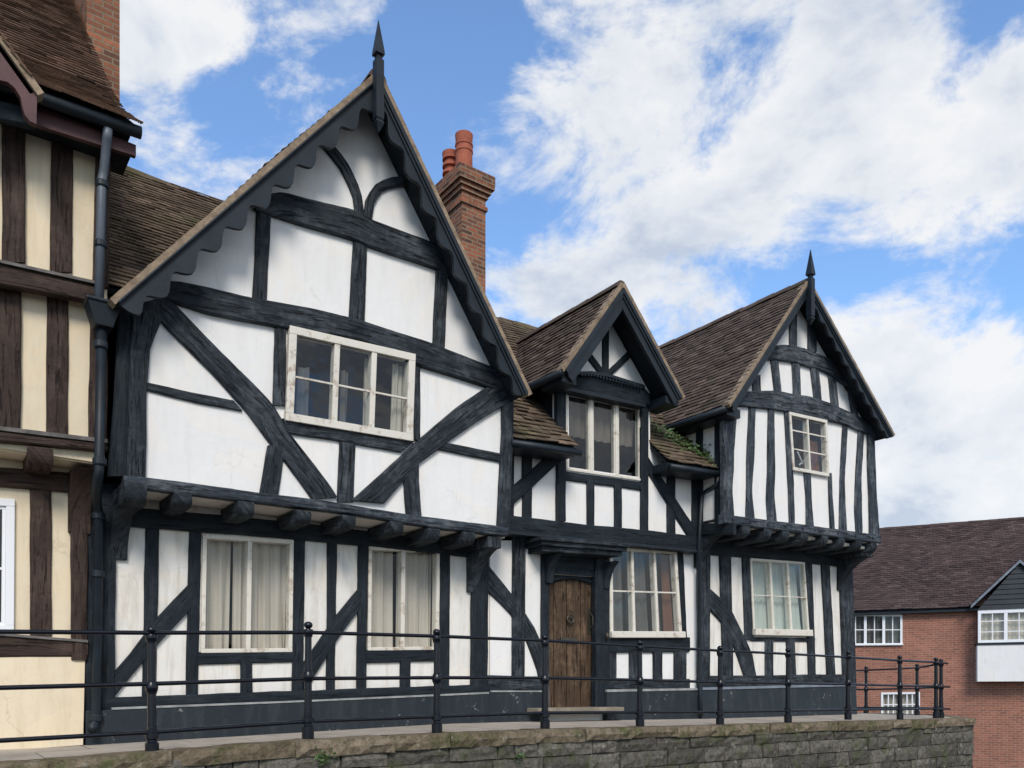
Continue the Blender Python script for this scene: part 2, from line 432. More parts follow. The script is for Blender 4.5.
def window(parent, pl, quad, cols, rows, fw=.06, mw=.05, bw=.022, proud=.045, depth=.11, mat='white_paint', glassm='window_glass',
           curtains=(), sill=0, lintel=None, label=None, barrows=None, vbars=0, sash=0):
    TL, TR, BR, BL = [pl.pt(x, y, proud) for x, y in quad]; m = pl.m
    W = (TR - TL).length; H = (TL - BL).length
    def P(u, v, d=0): return TL.lerp(TR, u).lerp(BL.lerp(BR, u), v) + m * d
    def bar(mb, u0, u1, v0, v1, d0, d1):
        mb.hexa([P(u0, v1, d0), P(u1, v1, d0), P(u1, v0, d0), P(u0, v0, d0), P(u0, v1, d1), P(u1, v1, d1), P(u1, v0, d1), P(u0, v0, d1)])
    fu, fv = fw / W, fw / H; mu = mw / W / 2; bv = bw / H / 2; bu = bw / W / 2
    mb = MB()
    bar(mb, 0, 1, 0, fv, 0, depth); bar(mb, 0, 1, 1 - fv, 1, 0, depth)
    bar(mb, 0, fu, fv, 1 - fv, .002, depth); bar(mb, 1 - fu, 1, fv, 1 - fv, .002, depth)
    for c in cols: bar(mb, c - mu, c + mu, fv, 1 - fv, .008, depth)
    fr = mb.build('window', mat, parent, bevel=.006, label=label)
    edges = [fu] + [x for c in cols for x in (c - mu, c + mu)] + [1 - fu]
    lights = [(edges[2 * i], edges[2 * i + 1]) for i in range(len(cols) + 1)]
    if rows or vbars:
        mb = MB()
        for (u0, u1) in lights:
            rr = rows
            for r in rr: bar(mb, u0 + .001, u1 - .001, r - bv, r + bv, .022, .05)
            for k in range(vbars):
                c = u0 + (u1 - u0) * (k + 1) / (vbars + 1); bar(mb, c - bu, c + bu, fv + .001, 1 - fv - .001, .0235, .0485)
        mb.build('glazing_bars', mat, fr)
    if sash:
        mb = MB(); su, sv = sash / W, sash / H
        for (u0, u1) in lights:
            bar(mb, u0 + .001, u1 - .001, fv + .001, fv + sv, .02, .06); bar(mb, u0 + .001, u1 - .001, 1 - fv - sv, 1 - fv - .001, .02, .06)
            bar(mb, u0 + .001, u0 + su, fv + sv, 1 - fv - sv, .02, .06); bar(mb, u1 - su, u1 - .001, fv + sv, 1 - fv - sv, .02, .06)
        mb.build('casement', mat, fr, bevel=.004)
    mb = MB()
    for (u0, u1) in lights:
        vs = [fv] + list(rows) + [1 - fv]
        for i in range(len(vs) - 1):
            j = [random.uniform(-.004, .004) for _ in range(4)]
            mb.add([P(u0, vs[i + 1], .036 + j[0]), P(u1, vs[i + 1], .036 + j[1]), P(u1, vs[i], .036 + j[2]), P(u0, vs[i], .036 + j[3])], [(0, 1, 2, 3)])
    mb.build('glass_pane', glassm, fr)
    for (u0, u1, cm, v0, v1) in curtains:
        mb = MB(); n = 60; pts = []
        ph = random.uniform(0, 6); fq = random.uniform(.9, 1.2)
        for i in range(n + 1):
            u = u0 + (u1 - u0) * i / n; s = u * W
            d = .17 + .022 * math.sin(s * 42 * fq + ph) + .012 * math.sin(s * 95 + ph * 2)
            d2 = .17 + .028 * math.sin(s * 40 * fq + ph + .5) + .014 * math.sin(s * 88 + ph)
            pts += [P(u, v0, d), P(u, (v0 + v1) / 2, (d + d2) / 2), P(u, v1, d2)]
        f = []
        for i in range(n):
            f += [(i * 3, i * 3 + 3, i * 3 + 4, i * 3 + 1), (i * 3 + 1, i * 3 + 4, i * 3 + 5, i * 3 + 2)]
        mb.add(pts, f); mb.build('curtain' if 'blind' not in cm else 'blind', cm, fr, smooth=True)
    if sill:
        mb = MB(); bar(mb, -.012, 1.012, 1 - sill / H, 1 + .01, -.06, .02); mb.build('sill', mat, fr, bevel=.012)
    return fr

def tiles(mb, e0, e1, t0, t1, gauge=.098, width=.165, keep=None, sag=.022, lift=.021, jit=.7):
    """rows of plain tiles on the quad eave-left, eave-right, top-left, top-right"""
    e0, e1, t0, t1 = map(Vector, (e0, e1, t0, t1))
    n = (e1 - e0).cross(t0 - e0).normalized()
    if n.z < 0: n = -n
    H = max((t0 - e0).length, (t1 - e1).length); nr = max(1, int(H / gauge))
    for r in range(nr):
        f0 = r / nr; f1 = min(1.0, (r + 1.35) / nr)
        L0, R0 = e0.lerp(t0, f0), e1.lerp(t1, f0); L1, R1 = e0.lerp(t0, f1), e1.lerp(t1, f1)
        W = (R0 - L0).length
        if W < .02: continue
        nt = max(1, int(W / width)); off = (r % 2) * .5
        for k in range(-1, nt + 1):
            u0 = (k + off + .015) / nt + random.uniform(-.01, .01) * jit / nt; u1 = (k + off + .985) / nt + random.uniform(-.01, .01) * jit / nt
            u0 = max(0, u0); u1 = min(1, u1)
            if u1 - u0 < .12 / nt: continue
            a, b, c, d = L0.lerp(R0, u0), L0.lerp(R0, u1), L1.lerp(R1, u1), L1.lerp(R1, u0)
            mid = (a + b + c + d) / 4
            if keep and not keep(mid): continue
            s = n * (noise.noise((mid.x * .7, mid.y * .7, mid.z * .7)) * sag)
            l0 = n * (lift * (1 + random.uniform(-.3, .5) * jit)); l1 = n * .002
            tw = n * random.uniform(-.004, .004) * jit
            sl = (e0 - t0).normalized() * random.uniform(-.006, .006) * jit
            th = n * .013
            p = [a + s + l0 + tw + sl - th, b + s + l0 - tw + sl - th, b + s + l0 - tw + sl, a + s + l0 + tw + sl, c + s + l1, d + s + l1, c + s + l1 - th, d + s + l1 - th]
            mb.add(p, [(3, 2, 4, 5), (0, 1, 2, 3), (0, 3, 5, 7), (1, 6, 4, 2)], tone=min(1, max(0.01, random.gauss(.48, .2))))
def deck(parent, quads, mat='dark_timber', th=.05, name='roof_boarding'):
    mb = MB()
    for q in quads:
        q = [Vector(p) for p in q]; n = (q[1] - q[0]).cross(q[3] - q[0]).normalized()
        if n.z < 0: n = -n
        mb.hexa([p - n * .022 for p in q] + [p - n * (.022 + th) for p in q])
    return mb.build(name, mat, parent)
def ridge(parent, p0, p1, mat, r=.11, seg=.32):
    mb = MB(); p0 = Vector(p0); p1 = Vector(p1); L = (p1 - p0).length; n = int(L / seg); d = (p1 - p0).normalized(); sd = d.cross(Vector((0, 0, 1))).normalized()
    for i in range(n):
        a = p0 + d * (L * i / n); b = p0 + d * (L * (i + 1.03) / n); k = 8; pts = []
        j = random.uniform(-.006, .006)
        for q, rr in ((a, r), (b, r * .96)):
            for m in range(k + 1):
                an = math.pi * (m / k) * .9 + math.pi * .05
                pts.append(q + sd * math.cos(an) * rr + Vector((0, 0, math.sin(an) * rr * 1.15 - .115 + j)))
        mb.add(pts, [(m, m + 1, k + 2 + m, k + 1 + m) for m in range(k)] + [tuple(range(k + 1))], tone=random.uniform(.3, .7))
    return mb.build('ridge_tiles', mat, parent)
def barge(parent, apex, foot, y, th, d0, amp, period, mat='black_paint', fascia=True, mould=.05, invert=1):
    """board hung along a gable edge, its lower edge cut in scallops; apex, foot = (X, z) at wall-parallel plane y"""
    a = Vector((apex[0], y, apex[1])); b = Vector((foot[0], y, foot[1])); L = (b - a).length; d = (b - a) / L
    dn = Vector((d.z, 0, -d.x));
    if dn.z > 0: dn = -dn
    N = int(L / .02); top = []; low = []
    for i in range(N + 1):
        s = L * i / N
        if amp:
            ph = ((L - s) / period + .30) % 1.0
            w = .5 - .5 * math.cos(2 * math.pi * ph ** .72)
            dep = d0 + amp * w
            e = (s - (L - .14)) / .14
            if e > 0: dep *= math.sqrt(max(.01, 1 - e * e))
        else: dep = d0
        p = a + d * s
        top.append(p); q = p + dn * dep
        if i == 0 or abs(q.x - a.x) < 1e-6: pass
        # keep the two boards of a gable from crossing its centre line
        if (q.x - a.x) * (b.x - a.x) < 0:
            f = (a.x - p.x) / (q.x - p.x) if abs(q.x - p.x) > 1e-6 else 0
            q = p + (q - p) * max(f, 0.0)
        low.append(q)
    mb = MB(); pts = []
    for t, l in zip(top, low): pts += [t, l, t + Vector((0, th, 0)), l + Vector((0, th, 0))]
    f = []
    for i in range(N):
        k = i * 4; f += [(k, k + 1, k + 5, k + 4), (k + 2, k + 6, k + 7, k + 3), (k + 1, k + 3, k + 7, k + 5), (k, k + 4, k + 6, k + 2)]
    f += [(0, 2, 3, 1), (N * 4, N * 4 + 1, N * 4 + 3, N * 4 + 2)]
    mb.add(pts, f); o = mb.build('bargeboard', mat, parent)
    if mould:
        mb = MB(); sg = math.copysign(1, b.x - a.x)
        for (s0, s1, pr) in ((0.0, mould, .035), (mould, mould * 1.6, .018)):
            p = [a + dn * s0 + d * (.02 + s0 * .8), b + dn * s0, b + dn * s1, a + dn * s1 + d * (.02 + s1 * .8)]
            mb.hexa([q + Vector((0, -pr, 0)) for q in p] + [q + Vector((0, -.001, 0)) for q in p])
        mb.loose('moulding', mat, o, bevel=.006)
    return o
def verge(parent, apex, foot, y0, y1, up=.03, h=.045, mat='verge_mortar'):
    mb = MB(); n = 40; a = Vector((apex[0], 0, apex[1])); b = Vector((foot[0], 0, foot[1])); d = (b - a).normalized()
    nn = Vector((-d.z, 0, d.x));
    if nn.z < 0: nn = -nn
    pts = []
    for i in range(n + 1):
        p = a.lerp(b, i / n); j = noise.noise((i * .9, p.x, p.z)) * .008
        for yy, k in ((y0, up), (y0 + .008, up - h), (y1, up - h), (y1, up)): pts.append(Vector((p.x, yy, p.z)) + nn * (k + (j if k == up else 0)))
    f = []
    for i in range(n):
        for k in range(4): f.append((i * 4 + k, i * 4 + (k + 1) % 4, i * 4 + 4 + (k + 1) % 4, i * 4 + 4 + k))
    f += [(0, 1, 2, 3), tuple(n * 4 + k for k in (3, 2, 1, 0))]
    mb.add(pts, f); return mb.build('verge', mat, parent)
def joist(parent, x, z, w, h, y0, y1, mat='black_timber', name='joist_end'):
    mb = MB(); prof = []
    r = h * .75
    for k in range(7):
        a = math.pi / 2 * k / 6; prof.append((y0 + r * .8 - r * .8 * math.sin(a), z - h + r - r * math.cos(a)))
    prof = [(y1, z - h)] + prof + [(y0, z - .01), (y0 + .01, z), (y1, z)]
    mb.prism([(x - w / 2, p[0], p[1]) for p in prof], (w, 0, 0))
    for v in mb.v: v += Vector((noise.noise(v * 9) * .008, noise.noise(v * 7 + Vector((3, 0, 0))) * .01, noise.noise(v * 8 + Vector((9, 0, 0))) * .008))
    return mb.build(name, mat, parent, bevel=.008)
def bracket(parent, x, w, y_wall, y_out, z_top, z_bot, mat='black_timber', cap=.13, fat=.16):
    mb = MB(); n = 10; out = []; 
    for k in range(n + 1):
        t = k / n; a = t * math.pi / 2
        out.append((y_wall - .045 - (y_wall - y_out - .045) * t ** 1.7, z_bot + (z_top - z_bot) * (t * .55 + .45 * math.sin(a)) ** .9))
    prof = [(y_wall, z_bot)] + out + [(y_wall, z_top)]
    mb.prism([(x - w / 2, p[0], p[1]) for p in prof], (w, 0, 0))
    if cap: mb.box(x - w * .62, x + w * .62, y_out - .05, y_wall, z_top + .001, z_top + cap)
    return mb.build('bracket', mat, parent, bevel=.012)
def finial(parent, x, y, ztip, zmid, zlow, r, mat='black_paint'):
    mb = MB()
    def ring(z, s): return [Vector((x - s, y - s, z)), Vector((x + s, y - s, z)), Vector((x + s, y + s, z)), Vector((x - s, y + s, z))]
    prof = [(zlow - .09, r * .15), (zlow - .03, r * .75), (zlow, r * 1.05), (zlow + .03, r * .8), (zlow + .05, r), (zmid - .05, r), (zmid - .03, r * .65), (zmid, r * .65), (zmid + .01, r * 1.15), (zmid + .05, r * 1.1), (ztip, r * .06)]
    pts = []; f = []
    for z, s in prof: pts += ring(z, s)
    for i in range(len(prof) - 1):
        for k in range(4): f.append((i * 4 + k, i * 4 + (k + 1) % 4, i * 4 + 4 + (k + 1) % 4, i * 4 + 4 + k))
    f += [(3, 2, 1, 0), tuple((len(prof) - 1) * 4 + k for k in range(4))]
    mb.add(pts, f); return mb.build('finial', mat, parent)
def chimney(parent, x0, x1, y0, y1, z0, z1, mat, caps, pots, potmat='terracotta', label=None):
    mb = MB(); mb.box(x0, x1, y0, y1, z0, z1)
    z = z1
    for (o, h) in caps:
        mb.box(x0 - o, x1 + o, y0 - o, y1 + o, z + .001, z + h); z += h
    c = mb.build('chimney', mat, parent, label=label)
    for (px, py, r, h, style) in pots:
        mb = MB()
        if style == 0: prof = [(r * 1.05, 0), (r * .98, .08), (r * .95, h * .6), (r * 1.03, h * .61), (r * 1.03, h * .66), (r * .95, h * .67), (r * .95, h * .74), (r * 1.03, h * .75), (r * 1.03, h * .79), (r * .95, h * .8), (r * .98, h * .93), (r * 1.02, h), (r * .75, h), (r * .75, h * .6)]
        else:
            prof = [(r * .95, 0)]
            for k in range(4): prof += [(r * .78, h * (.12 + k * .2)), (r * .78, h * (.2 + k * .2)), (r * 1.02, h * (.21 + k * .2)), (r * 1.0, h * (.29 + k * .2))]
            prof += [(r * 1.05, h), (r * .7, h), (r * .7, h * .7)]
        mb.tube_prof((px, py, z), prof, 18); mb.build('chimney_pot', potmat, c, smooth=False)
    return c
def xz(pl, x, y, off=0):
    p = pl.pt(x, y, off); return (p.x, p.z)

# =================================================================== HOUSE WITH THE LARGE GABLE
H1 = thing('gabled_house', 'large black and white timbered house with tall scalloped gable, left of the oak door', 'house', (3.9, 9.07, 1.1))
AP1 = xz(YB1, 378, 75); LF1 = xz(YB1, 117, 299); RF1 = xz(YB1, 527, 391)
W1Q = [(290, 325), (416, 354), (413, 441), (286, 420)]
q = shrink(W1Q, YU1, .05)
def g1(X):
    return (AP1[1] + (LF1[1] - AP1[1]) * (X - AP1[0]) / (LF1[0] - AP1[0])) if X < AP1[0] else (AP1[1] + (RF1[1] - AP1[1]) * (X - AP1[0]) / (RF1[0] - AP1[0]))
out = [(1.70, 3.57), (6.21, 3.64), (6.21, g1(6.21) - .09), (AP1[0], AP1[1] - .1), (1.70, g1(1.70) - .09)]
slab([(x, 8.57, z) for x, z in out], [q], (0, .12, 0)).build('wall', 'white_plaster', H1, label='white plaster upper wall under the gable')
t = lambda C, n='stud', **k: tim(H1, YU1, C, n, **k)
s = lambda A, B, n, **k: strip(H1, YU1, A, B, n, **k)
s([(133, 305), (131, 340), (129, 400), (126, 488)], [(164, 297), (163, 318), (151, 348), (147, 390), (146, 488)], 'corner_post', proud=.05)
s([(119, 310), (114, 400), (108, 476)], [(134, 308), (130, 400), (127, 476)], 'cover_board', mat='dark_timber', proud=.012, wob=.001)
s([(160, 280), (180, 281), (253, 297), (313, 308), (356, 318), (430, 342), (490, 365), (510, 372)], [(160, 297), (210, 313), (278, 326), (356, 338), (420, 365), (490, 387), (512, 392)], 'tie_beam', proud=.055)
s([(256, 197), (283, 191), (300, 196), (355, 209), (373, 219), (434, 242), (448, 251)], [(256, 209), (273, 214), (300, 223), (352, 238), (369, 245), (437, 268), (450, 273)], 'collar_beam', proud=.05)
t([(265, 200, 15), (260, 300, 14)]); t([(361, 212, 13), (361, 240, 14), (357, 325, 16)]); t([(443, 262, 12), (439, 352, 12)])
t([(322, 138, 9), (335, 152, 9.5), (346, 167, 9.5), (354, 184, 9.5), (359, 199, 9), (360, 216, 9)], 'arched_brace', proud=.032)
t([(368, 220, 9), (371, 200, 9.5), (378, 188, 10), (389, 182, 10.5), (405, 180, 10), (418, 181, 10)], 'arched_brace', proud=.032)
s([(163, 294), (172, 300), (210, 340), (273, 403), (292, 435), (330, 484), (338, 497)], [(158, 316), (165, 325), (217, 377), (247, 411), (270, 442), (285, 460), (313, 499)], 'brace', proud=.045)
s([(147, 382), (183, 390), (233, 400)], [(147, 390), (200, 403), (243, 411)], 'rail')
t([(281, 322, 11), (280, 405, 13)]); t([(277, 445, 17), (269, 497, 19)])
s([(283, 418), (415, 441)], [(288, 433), (340, 441), (402, 452)], 'rail')
t([(348, 440, 16), (346, 502, 16)]); t([(418, 360, 6), (418, 440, 6)])
s([(507, 377), (490, 385), (460, 405), (422, 437), (380, 475), (352, 500)], [(512, 402), (500, 408), (477, 422), (447, 443), (420, 463), (385, 503)], 'brace', proud=.045)
s([(445, 442), (500, 453), (504, 454)], [(437, 449), (500, 462), (504, 463)], 'rail')
t([(413, 462, 13), (412, 480, 15), (415, 519, 15)])
t([(509, 383, 12), (508, 440, 11), (504, 532, 12)], 'corner_post', proud=.05)
s([(124, 475), (146, 477), (194, 483), (257, 492), (312, 499), (360, 506), (422, 516), (508, 527)], [(124, 488), (146, 489), (194, 495), (263, 503), (330, 511), (360, 515), (443, 529), (508, 536)], 'bressumer', proud=.07, mat='grey_timber')
window(H1, YU1, W1Q, [.36, .655], [.52], fw=.085, mw=.065, bw=.02, proud=.075, label='white three-light upper window with flaking paint', sash=.0,
       curtains=[(.62, .70, 'curtain_net', .1, .95), (.86, .97, 'curtain_net', .1, .95), (.44, .5, 'curtain_blue', .3, .95), (.10, .2, 'curtain_blue', .35, .95)])
# jetty
mb = MB(); mb.box(1.8, 6.2, 8.6, 9.07, 3.575, 3.62); mb.build('soffit', 'soffit_plaster', H1)
for jx, jy in ((183, 500), (246, 509), (304, 517), (349, 522), (397, 528), (434, 535), (469, 538)):
    X, Z = xz(Pl(8.47), jx, jy); joist(H1, X, Z + .075, .17, .14, 8.46, 9.05)
X, Z = xz(Pl(8.5), 134, 494); joist(H1, X, Z + .10, .2, .2, 8.40, 9.05, name='dragon_beam')
bracket(H1, 1.70, .17, 9.07, 8.62, 3.40, 2.93, cap=0)
X, Z = xz(Pl(8.5), 500, 541); bracket(H1, X - .06, .17, 9.07, 8.58, 3.42, 2.90, cap=.14, fat=.2)
# ground storey
GW1 = [(203, 534), (294, 540), (292.5, 652), (201, 653)]; GW2 = [(369, 546), (440, 549), (439, 650), (368, 651)]
slab([YG.pt(*p) for p in [(92, 486), (489, 529), (489, 726), (86, 750)]], [shrink(GW1, YG, .04), shrink(GW2, YG, .04)], (0, .12, 0)).build('wall', 'dirt_shade_plaster', H1, label='stained white plaster of the ground storey, with shade in its colour')
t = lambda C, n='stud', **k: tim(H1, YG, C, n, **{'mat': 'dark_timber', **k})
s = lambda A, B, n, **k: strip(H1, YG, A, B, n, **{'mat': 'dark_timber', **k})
t([(106, 484, 20), (105, 745, 20)], 'corner_post', proud=.05)
t([(92, 486, 14), (91, 745, 15)], 'cover_board', wob=.001, proud=.02)
s([(100, 488), (118, 492), (130, 507), (288, 521), (370, 531), (489, 545)], [(100, 523), (118, 525), (130, 526), (288, 538), (370, 546), (489, 559)], 'wall_plate', proud=.05)
t([(153, 523, 14), (149, 697, 14)]); t([(196, 528, 12), (192, 697, 12)]); t([(300, 538, 11), (298, 695, 11)])
t([(333, 540, 9), (331, 693, 8)]); t([(364, 545, 10), (362, 692, 9)]); t([(446, 549, 9.5), (445, 690, 9.5)])
t([(481, 550, 17), (480, 690, 16)], 'corner_post', proud=.045)
s([(192, 581), (158, 617), (130, 654), (110, 677)], [(192, 608), (157, 646), (130, 678), (112, 700)], 'brace', proud=.034)
s([(362, 585), (337, 615), (315, 647), (302, 666)], [(361, 608), (334, 645), (317, 673), (305, 692)], 'brace', proud=.034)
s([(96, 698), (288, 691), (490, 684)], [(96, 711), (288, 702), (490, 693)], 'sill_beam', proud=.05)
s([(198, 652), (294, 651)], [(198, 665), (294, 662)], 'rail'); t([(247, 660, 12), (247, 694, 12)])
s([(366, 650), (441, 649)], [(366, 663), (441, 661)], 'rail'); t([(406, 658, 10), (406, 689, 10)])
window(H1, YG, GW1, [.505], [], fw=.045, mw=.05, proud=.03, glassm='clear_glass', curtains=[(.02, .345, 'curtain_net', .02, .97), (.375, .98, 'curtain_net', .02, .97)], label='two-light ground window with one curtain parted')
window(H1, YG, GW2, [.48], [], fw=.045, mw=.055, proud=.03, glassm='clear_glass', curtains=[(.02, .43, 'curtain_net', .02, .97), (.46, .98, 'curtain_net', .02, .97)], label='narrower two-light ground window with drawn net curtains')
mb = MB(); poly_px(mb, YG, [(86, 711), (288, 703), (489, 694), (489, 730), (86, 755)], .11, -.02); mb.loose('plinth', 'plinth_paint', H1, bevel=.01)
mb = MB(); poly_px(mb, YG, [(112, 707.5), (288, 701), (489, 692), (489, 693.8), (288, 702.7), (112, 709.8)], .118, .0); mb.loose('plinth_ledge', 'ledge_stone', H1)
# enclosing walls
mb = MB(); mb.box(1.62, 1.72, 9.2, 14, 1.0, 3.62); mb.box(6.10, 6.2, 8.7, 14, 3.63, 5.5); mb.box(6.0, 6.1, 9.2, 14, 1.0, 3.62); mb.loose('side_wall', 'white_plaster', H1)
mb = MB(); mb.box(1.70, 1.78, 8.7, 14, 3.63, 5.3); mb.build('side_wall', 'dark_timber', H1)
mb = MB(); mb.box(1.6, 6.2, 14.0, 14.1, 1.0, 5.4); mb.loose('back_wall', 'white_plaster', H1)
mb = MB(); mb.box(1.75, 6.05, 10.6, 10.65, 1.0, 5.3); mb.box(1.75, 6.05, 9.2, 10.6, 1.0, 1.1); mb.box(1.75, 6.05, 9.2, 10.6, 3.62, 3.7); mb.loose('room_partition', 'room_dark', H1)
# roof
yF, yBk = 8.2, 13.0
def gable_roof(parent, AP, LF, RF, y0, y1, mat, ext=.06, name='roof', gauge=.098, keep=None):
    mb = MB()
    def e(P):  # eave a little past the barge foot
        d = Vector((P[0] - AP[0], P[1] - AP[1])).normalized(); return (P[0] + d.x * ext, P[1] + d.y * ext)
    L, Rr = e(LF), e(RF); u = .035
    tiles(mb, (L[0], y1, L[1] + u), (L[0], y0, L[1] + u), (AP[0], y1, AP[1] + u), (AP[0], y0, AP[1] + u), keep=keep, gauge=gauge)
    tiles(mb, (Rr[0], y0, Rr[1] + u), (Rr[0], y1, Rr[1] + u), (AP[0], y0, AP[1] + u), (AP[0], y1, AP[1] + u), keep=keep, gauge=gauge)
    o = mb.build(name, mat, parent)
    deck(o, [[(L[0], y0 + .03, L[1] + u), (AP[0], y0 + .03, AP[1] + u), (AP[0], y1, AP[1] + u), (L[0], y1, L[1] + u)],
             [(Rr[0], y0 + .03, Rr[1] + u), (Rr[0], y1, Rr[1] + u), (AP[0], y1, AP[1] + u), (AP[0], y0 + .03, AP[1] + u)]])
    ridge(o, (AP[0], y0, AP[1] + u + .02), (AP[0], y1, AP[1] + u + .02), mat)
    verge(o, AP, L, y0 - .03, y0 + .1, up=.035, h=.06); verge(o, AP, Rr, y0 - .03, y0 + .1, up=.035, h=.06)
    return o
r1 = gable_roof(H1, AP1, LF1, RF1, yF, yBk, 'old_tiles')
barge(H1, (AP1[0], AP1[1] - .03), (LF1[0], LF1[1] - .03), yF, .045, .115, .105, .385, mould=.02)
barge(H1, (AP1[0], AP1[1] - .03), (RF1[0], RF1[1] - .03), yF, .045, .115, .105, .385)
X, Z = xz(Pl(8.13), 378, 57); Z2 = xz(Pl(8.13), 380, 22)[1]; Z3 = xz(Pl(8.13), 377, 124)[1]
finial(H1, X, 8.12, Z2, Z, Z3, .046)
# long range roof behind the gable
mb = MB(); EV = (8.72, 8.46 - (11.65 - 8.72))
tiles(mb, (1.5, EV[0], EV[1]), (5.0, EV[0], EV[1]), (1.5, 11.65, 8.46), (5.0, 11.65, 8.46), gauge=.10, keep=lambda p: not (p.x > 1.9 and p.z < g1(p.x) - .3))
tiles(mb, (5.0, 9.4, 6.21), (6.9, 9.4, 6.21), (5.0, 11.65, 8.30), (6.9, 11.65, 8.26), gauge=.10, keep=lambda p: p.z > g1(min(p.x, RF1[0])) - .3)
rr = mb.build('range_roof', 'mossy_tiles', H1)
deck(rr, [[(1.5, EV[0], EV[1]), (6.3, EV[0], EV[1]), (6.3, 11.65, 8.46), (1.5, 11.65, 8.46)], [(1.5, 11.65, 8.46), (6.3, 11.65, 8.36), (6.3, 14.6, 5.3), (1.5, 14.6, 5.3)]])
ridge(rr, (1.5, 11.65, 8.49), (6.9, 11.65, 8.28), 'mossy_tiles')
# chimney
cp = Pl(12.0); c0 = cp.pt(462, 225); c1 = cp.pt(485.5, 225)
zt = cp.pt(462, 202).z
chimney(H1, c0.x, c1.x, 12.0, 12.62, 7.0, zt, 'dark_brick', [(.03, .07), (.0, .14), (.035, .075), (.075, .075), (.12, .075), (.125, .16)], [], label='brick chimney with stepped corbelled head')
hc = [o for o in bpy.data.objects if o.name == 'chimney'][0]
zc = zt + .595
def pot(parent, px, py, z, r, h, style):
    mb = MB()
    if style == 0: prof = [(r * 1.06, 0), (r, .06), (r * .96, h * .60), (r * 1.04, h * .61), (r * 1.04, h * .66), (r * .96, h * .67), (r * .96, h * .74), (r * 1.04, h * .75), (r * 1.04, h * .79), (r * .96, h * .8), (r * 1.0, h * .93), (r * 1.04, h), (r * .78, h), (r * .75, h * .6)]
    else:
        prof = [(r * .95, 0)]
        for k in range(4): prof += [(r * .74, h * (.12 + k * .2)), (r * .74, h * (.2 + k * .2)), (r * 1.03, h * (.21 + k * .2)), (r * 1.0, h * (.29 + k * .2))]
        prof += [(r * 1.06, h), (r * .7, h), (r * .7, h * .7)]
    mb.tube_prof((px, py, z - .05), prof, 18); mb.build('chimney_pot', 'terracotta', parent, label='tall smooth terracotta pot' if style == 0 else 'short louvred terracotta pot')
cm = (c0.x + c1.x) / 2
tp = Pl(12.22).pt(464, 160); sp_ = Pl(12.62).pt(449, 172)
pot(hc, tp.x, 12.22, zc, .155, .80, 0); pot(hc, sp_.x + .02, 12.6, zc, .145, .66, 1)

# =================================================================== MIDDLE HOUSE (door, dormer)
H2 = thing('dormer_house', 'narrow black and white house with oak plank door below a gabled dormer', 'house', (8.3, 9.07, 1.15))
W3Q = [(610, 546), (677, 550), (682.5, 637), (610.5, 637)]
DQ = [(549, 574), (597, 577), (597, 714), (549, 714)]
mid_w = [YG.pt(*p) for p in [(490, 540), (699, 546), (699, 724), (490, 728)]]
slab(mid_w, [shrink(W3Q, YG, .05), [YG.pt(*p) for p in DQ]], (0, .12, 0)).build('wall', 'white_plaster', H2)
t = lambda C, n='stud', **k: tim(H2, YG, C, n, **k)
s = lambda A, B, n, **k: strip(H2, YG, A, B, n, **k)
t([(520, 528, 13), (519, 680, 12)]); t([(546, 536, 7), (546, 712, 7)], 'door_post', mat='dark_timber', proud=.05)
s([(488, 564), (503, 582), (517, 600), (535, 627), (544, 648), (546, 660)], [(487, 590), (500, 602), (512, 615), (527, 640), (538, 670), (541, 684)], 'brace', proud=.036)
s([(488, 675), (543, 677)], [(488, 691), (543, 691)], 'sill_beam')
t([(603, 545, 14), (603, 712, 14)], 'door_post', mat='dark_timber', proud=.06)
s([(606, 637), (690, 637)], [(606, 653), (690, 652)], 'rail', mat='dark_timber')
for c in ((613, 8), (636, 12), (658.5, 9), (681, 12)): t([(c[0], 648, c[1]), (c[0], 684, c[1])])
s([(606, 680), (690, 679)], [(606, 692), (690, 691)], 'sill_beam')
t([(680, 548, 7), (684, 648, 8)], mat='dark_timber')
s([(605, 540), (690, 546)], [(605, 547), (690, 552)], 'rail', mat='dark_timber')
window(H2, YG, W3Q, [.325, .655], [.49], fw=.06, mw=.05, proud=.05, sill=.085, label='white six-pane window to the right of the door', curtains=[(.05, .28, 'curtain_blue', .05, .93), (.40, .62, 'curtain_blue', .05, .93), (.68, .8, 'curtain_blue', .05, .93), (.84, .97, 'curtain_red', .05, .93)])
mb = MB(); poly_px(mb, YG, [(607, 692), (702, 690), (702, 724), (607, 726)], .10, -.02); poly_px(mb, YG, [(489, 692), (546, 692), (546, 726), (489, 728)], .10, -.02); mb.loose('plinth', 'plinth_paint', H2, bevel=.01)
mb = MB(); poly_px(mb, YG, [(607, 689.5), (702, 688), (702, 690), (607, 692)], .107, 0); poly_px(mb, YG, [(492, 690.5), (544, 690.5), (544, 692), (492, 692)], .107, 0); mb.loose('plinth_ledge', 'ledge_stone', H2)
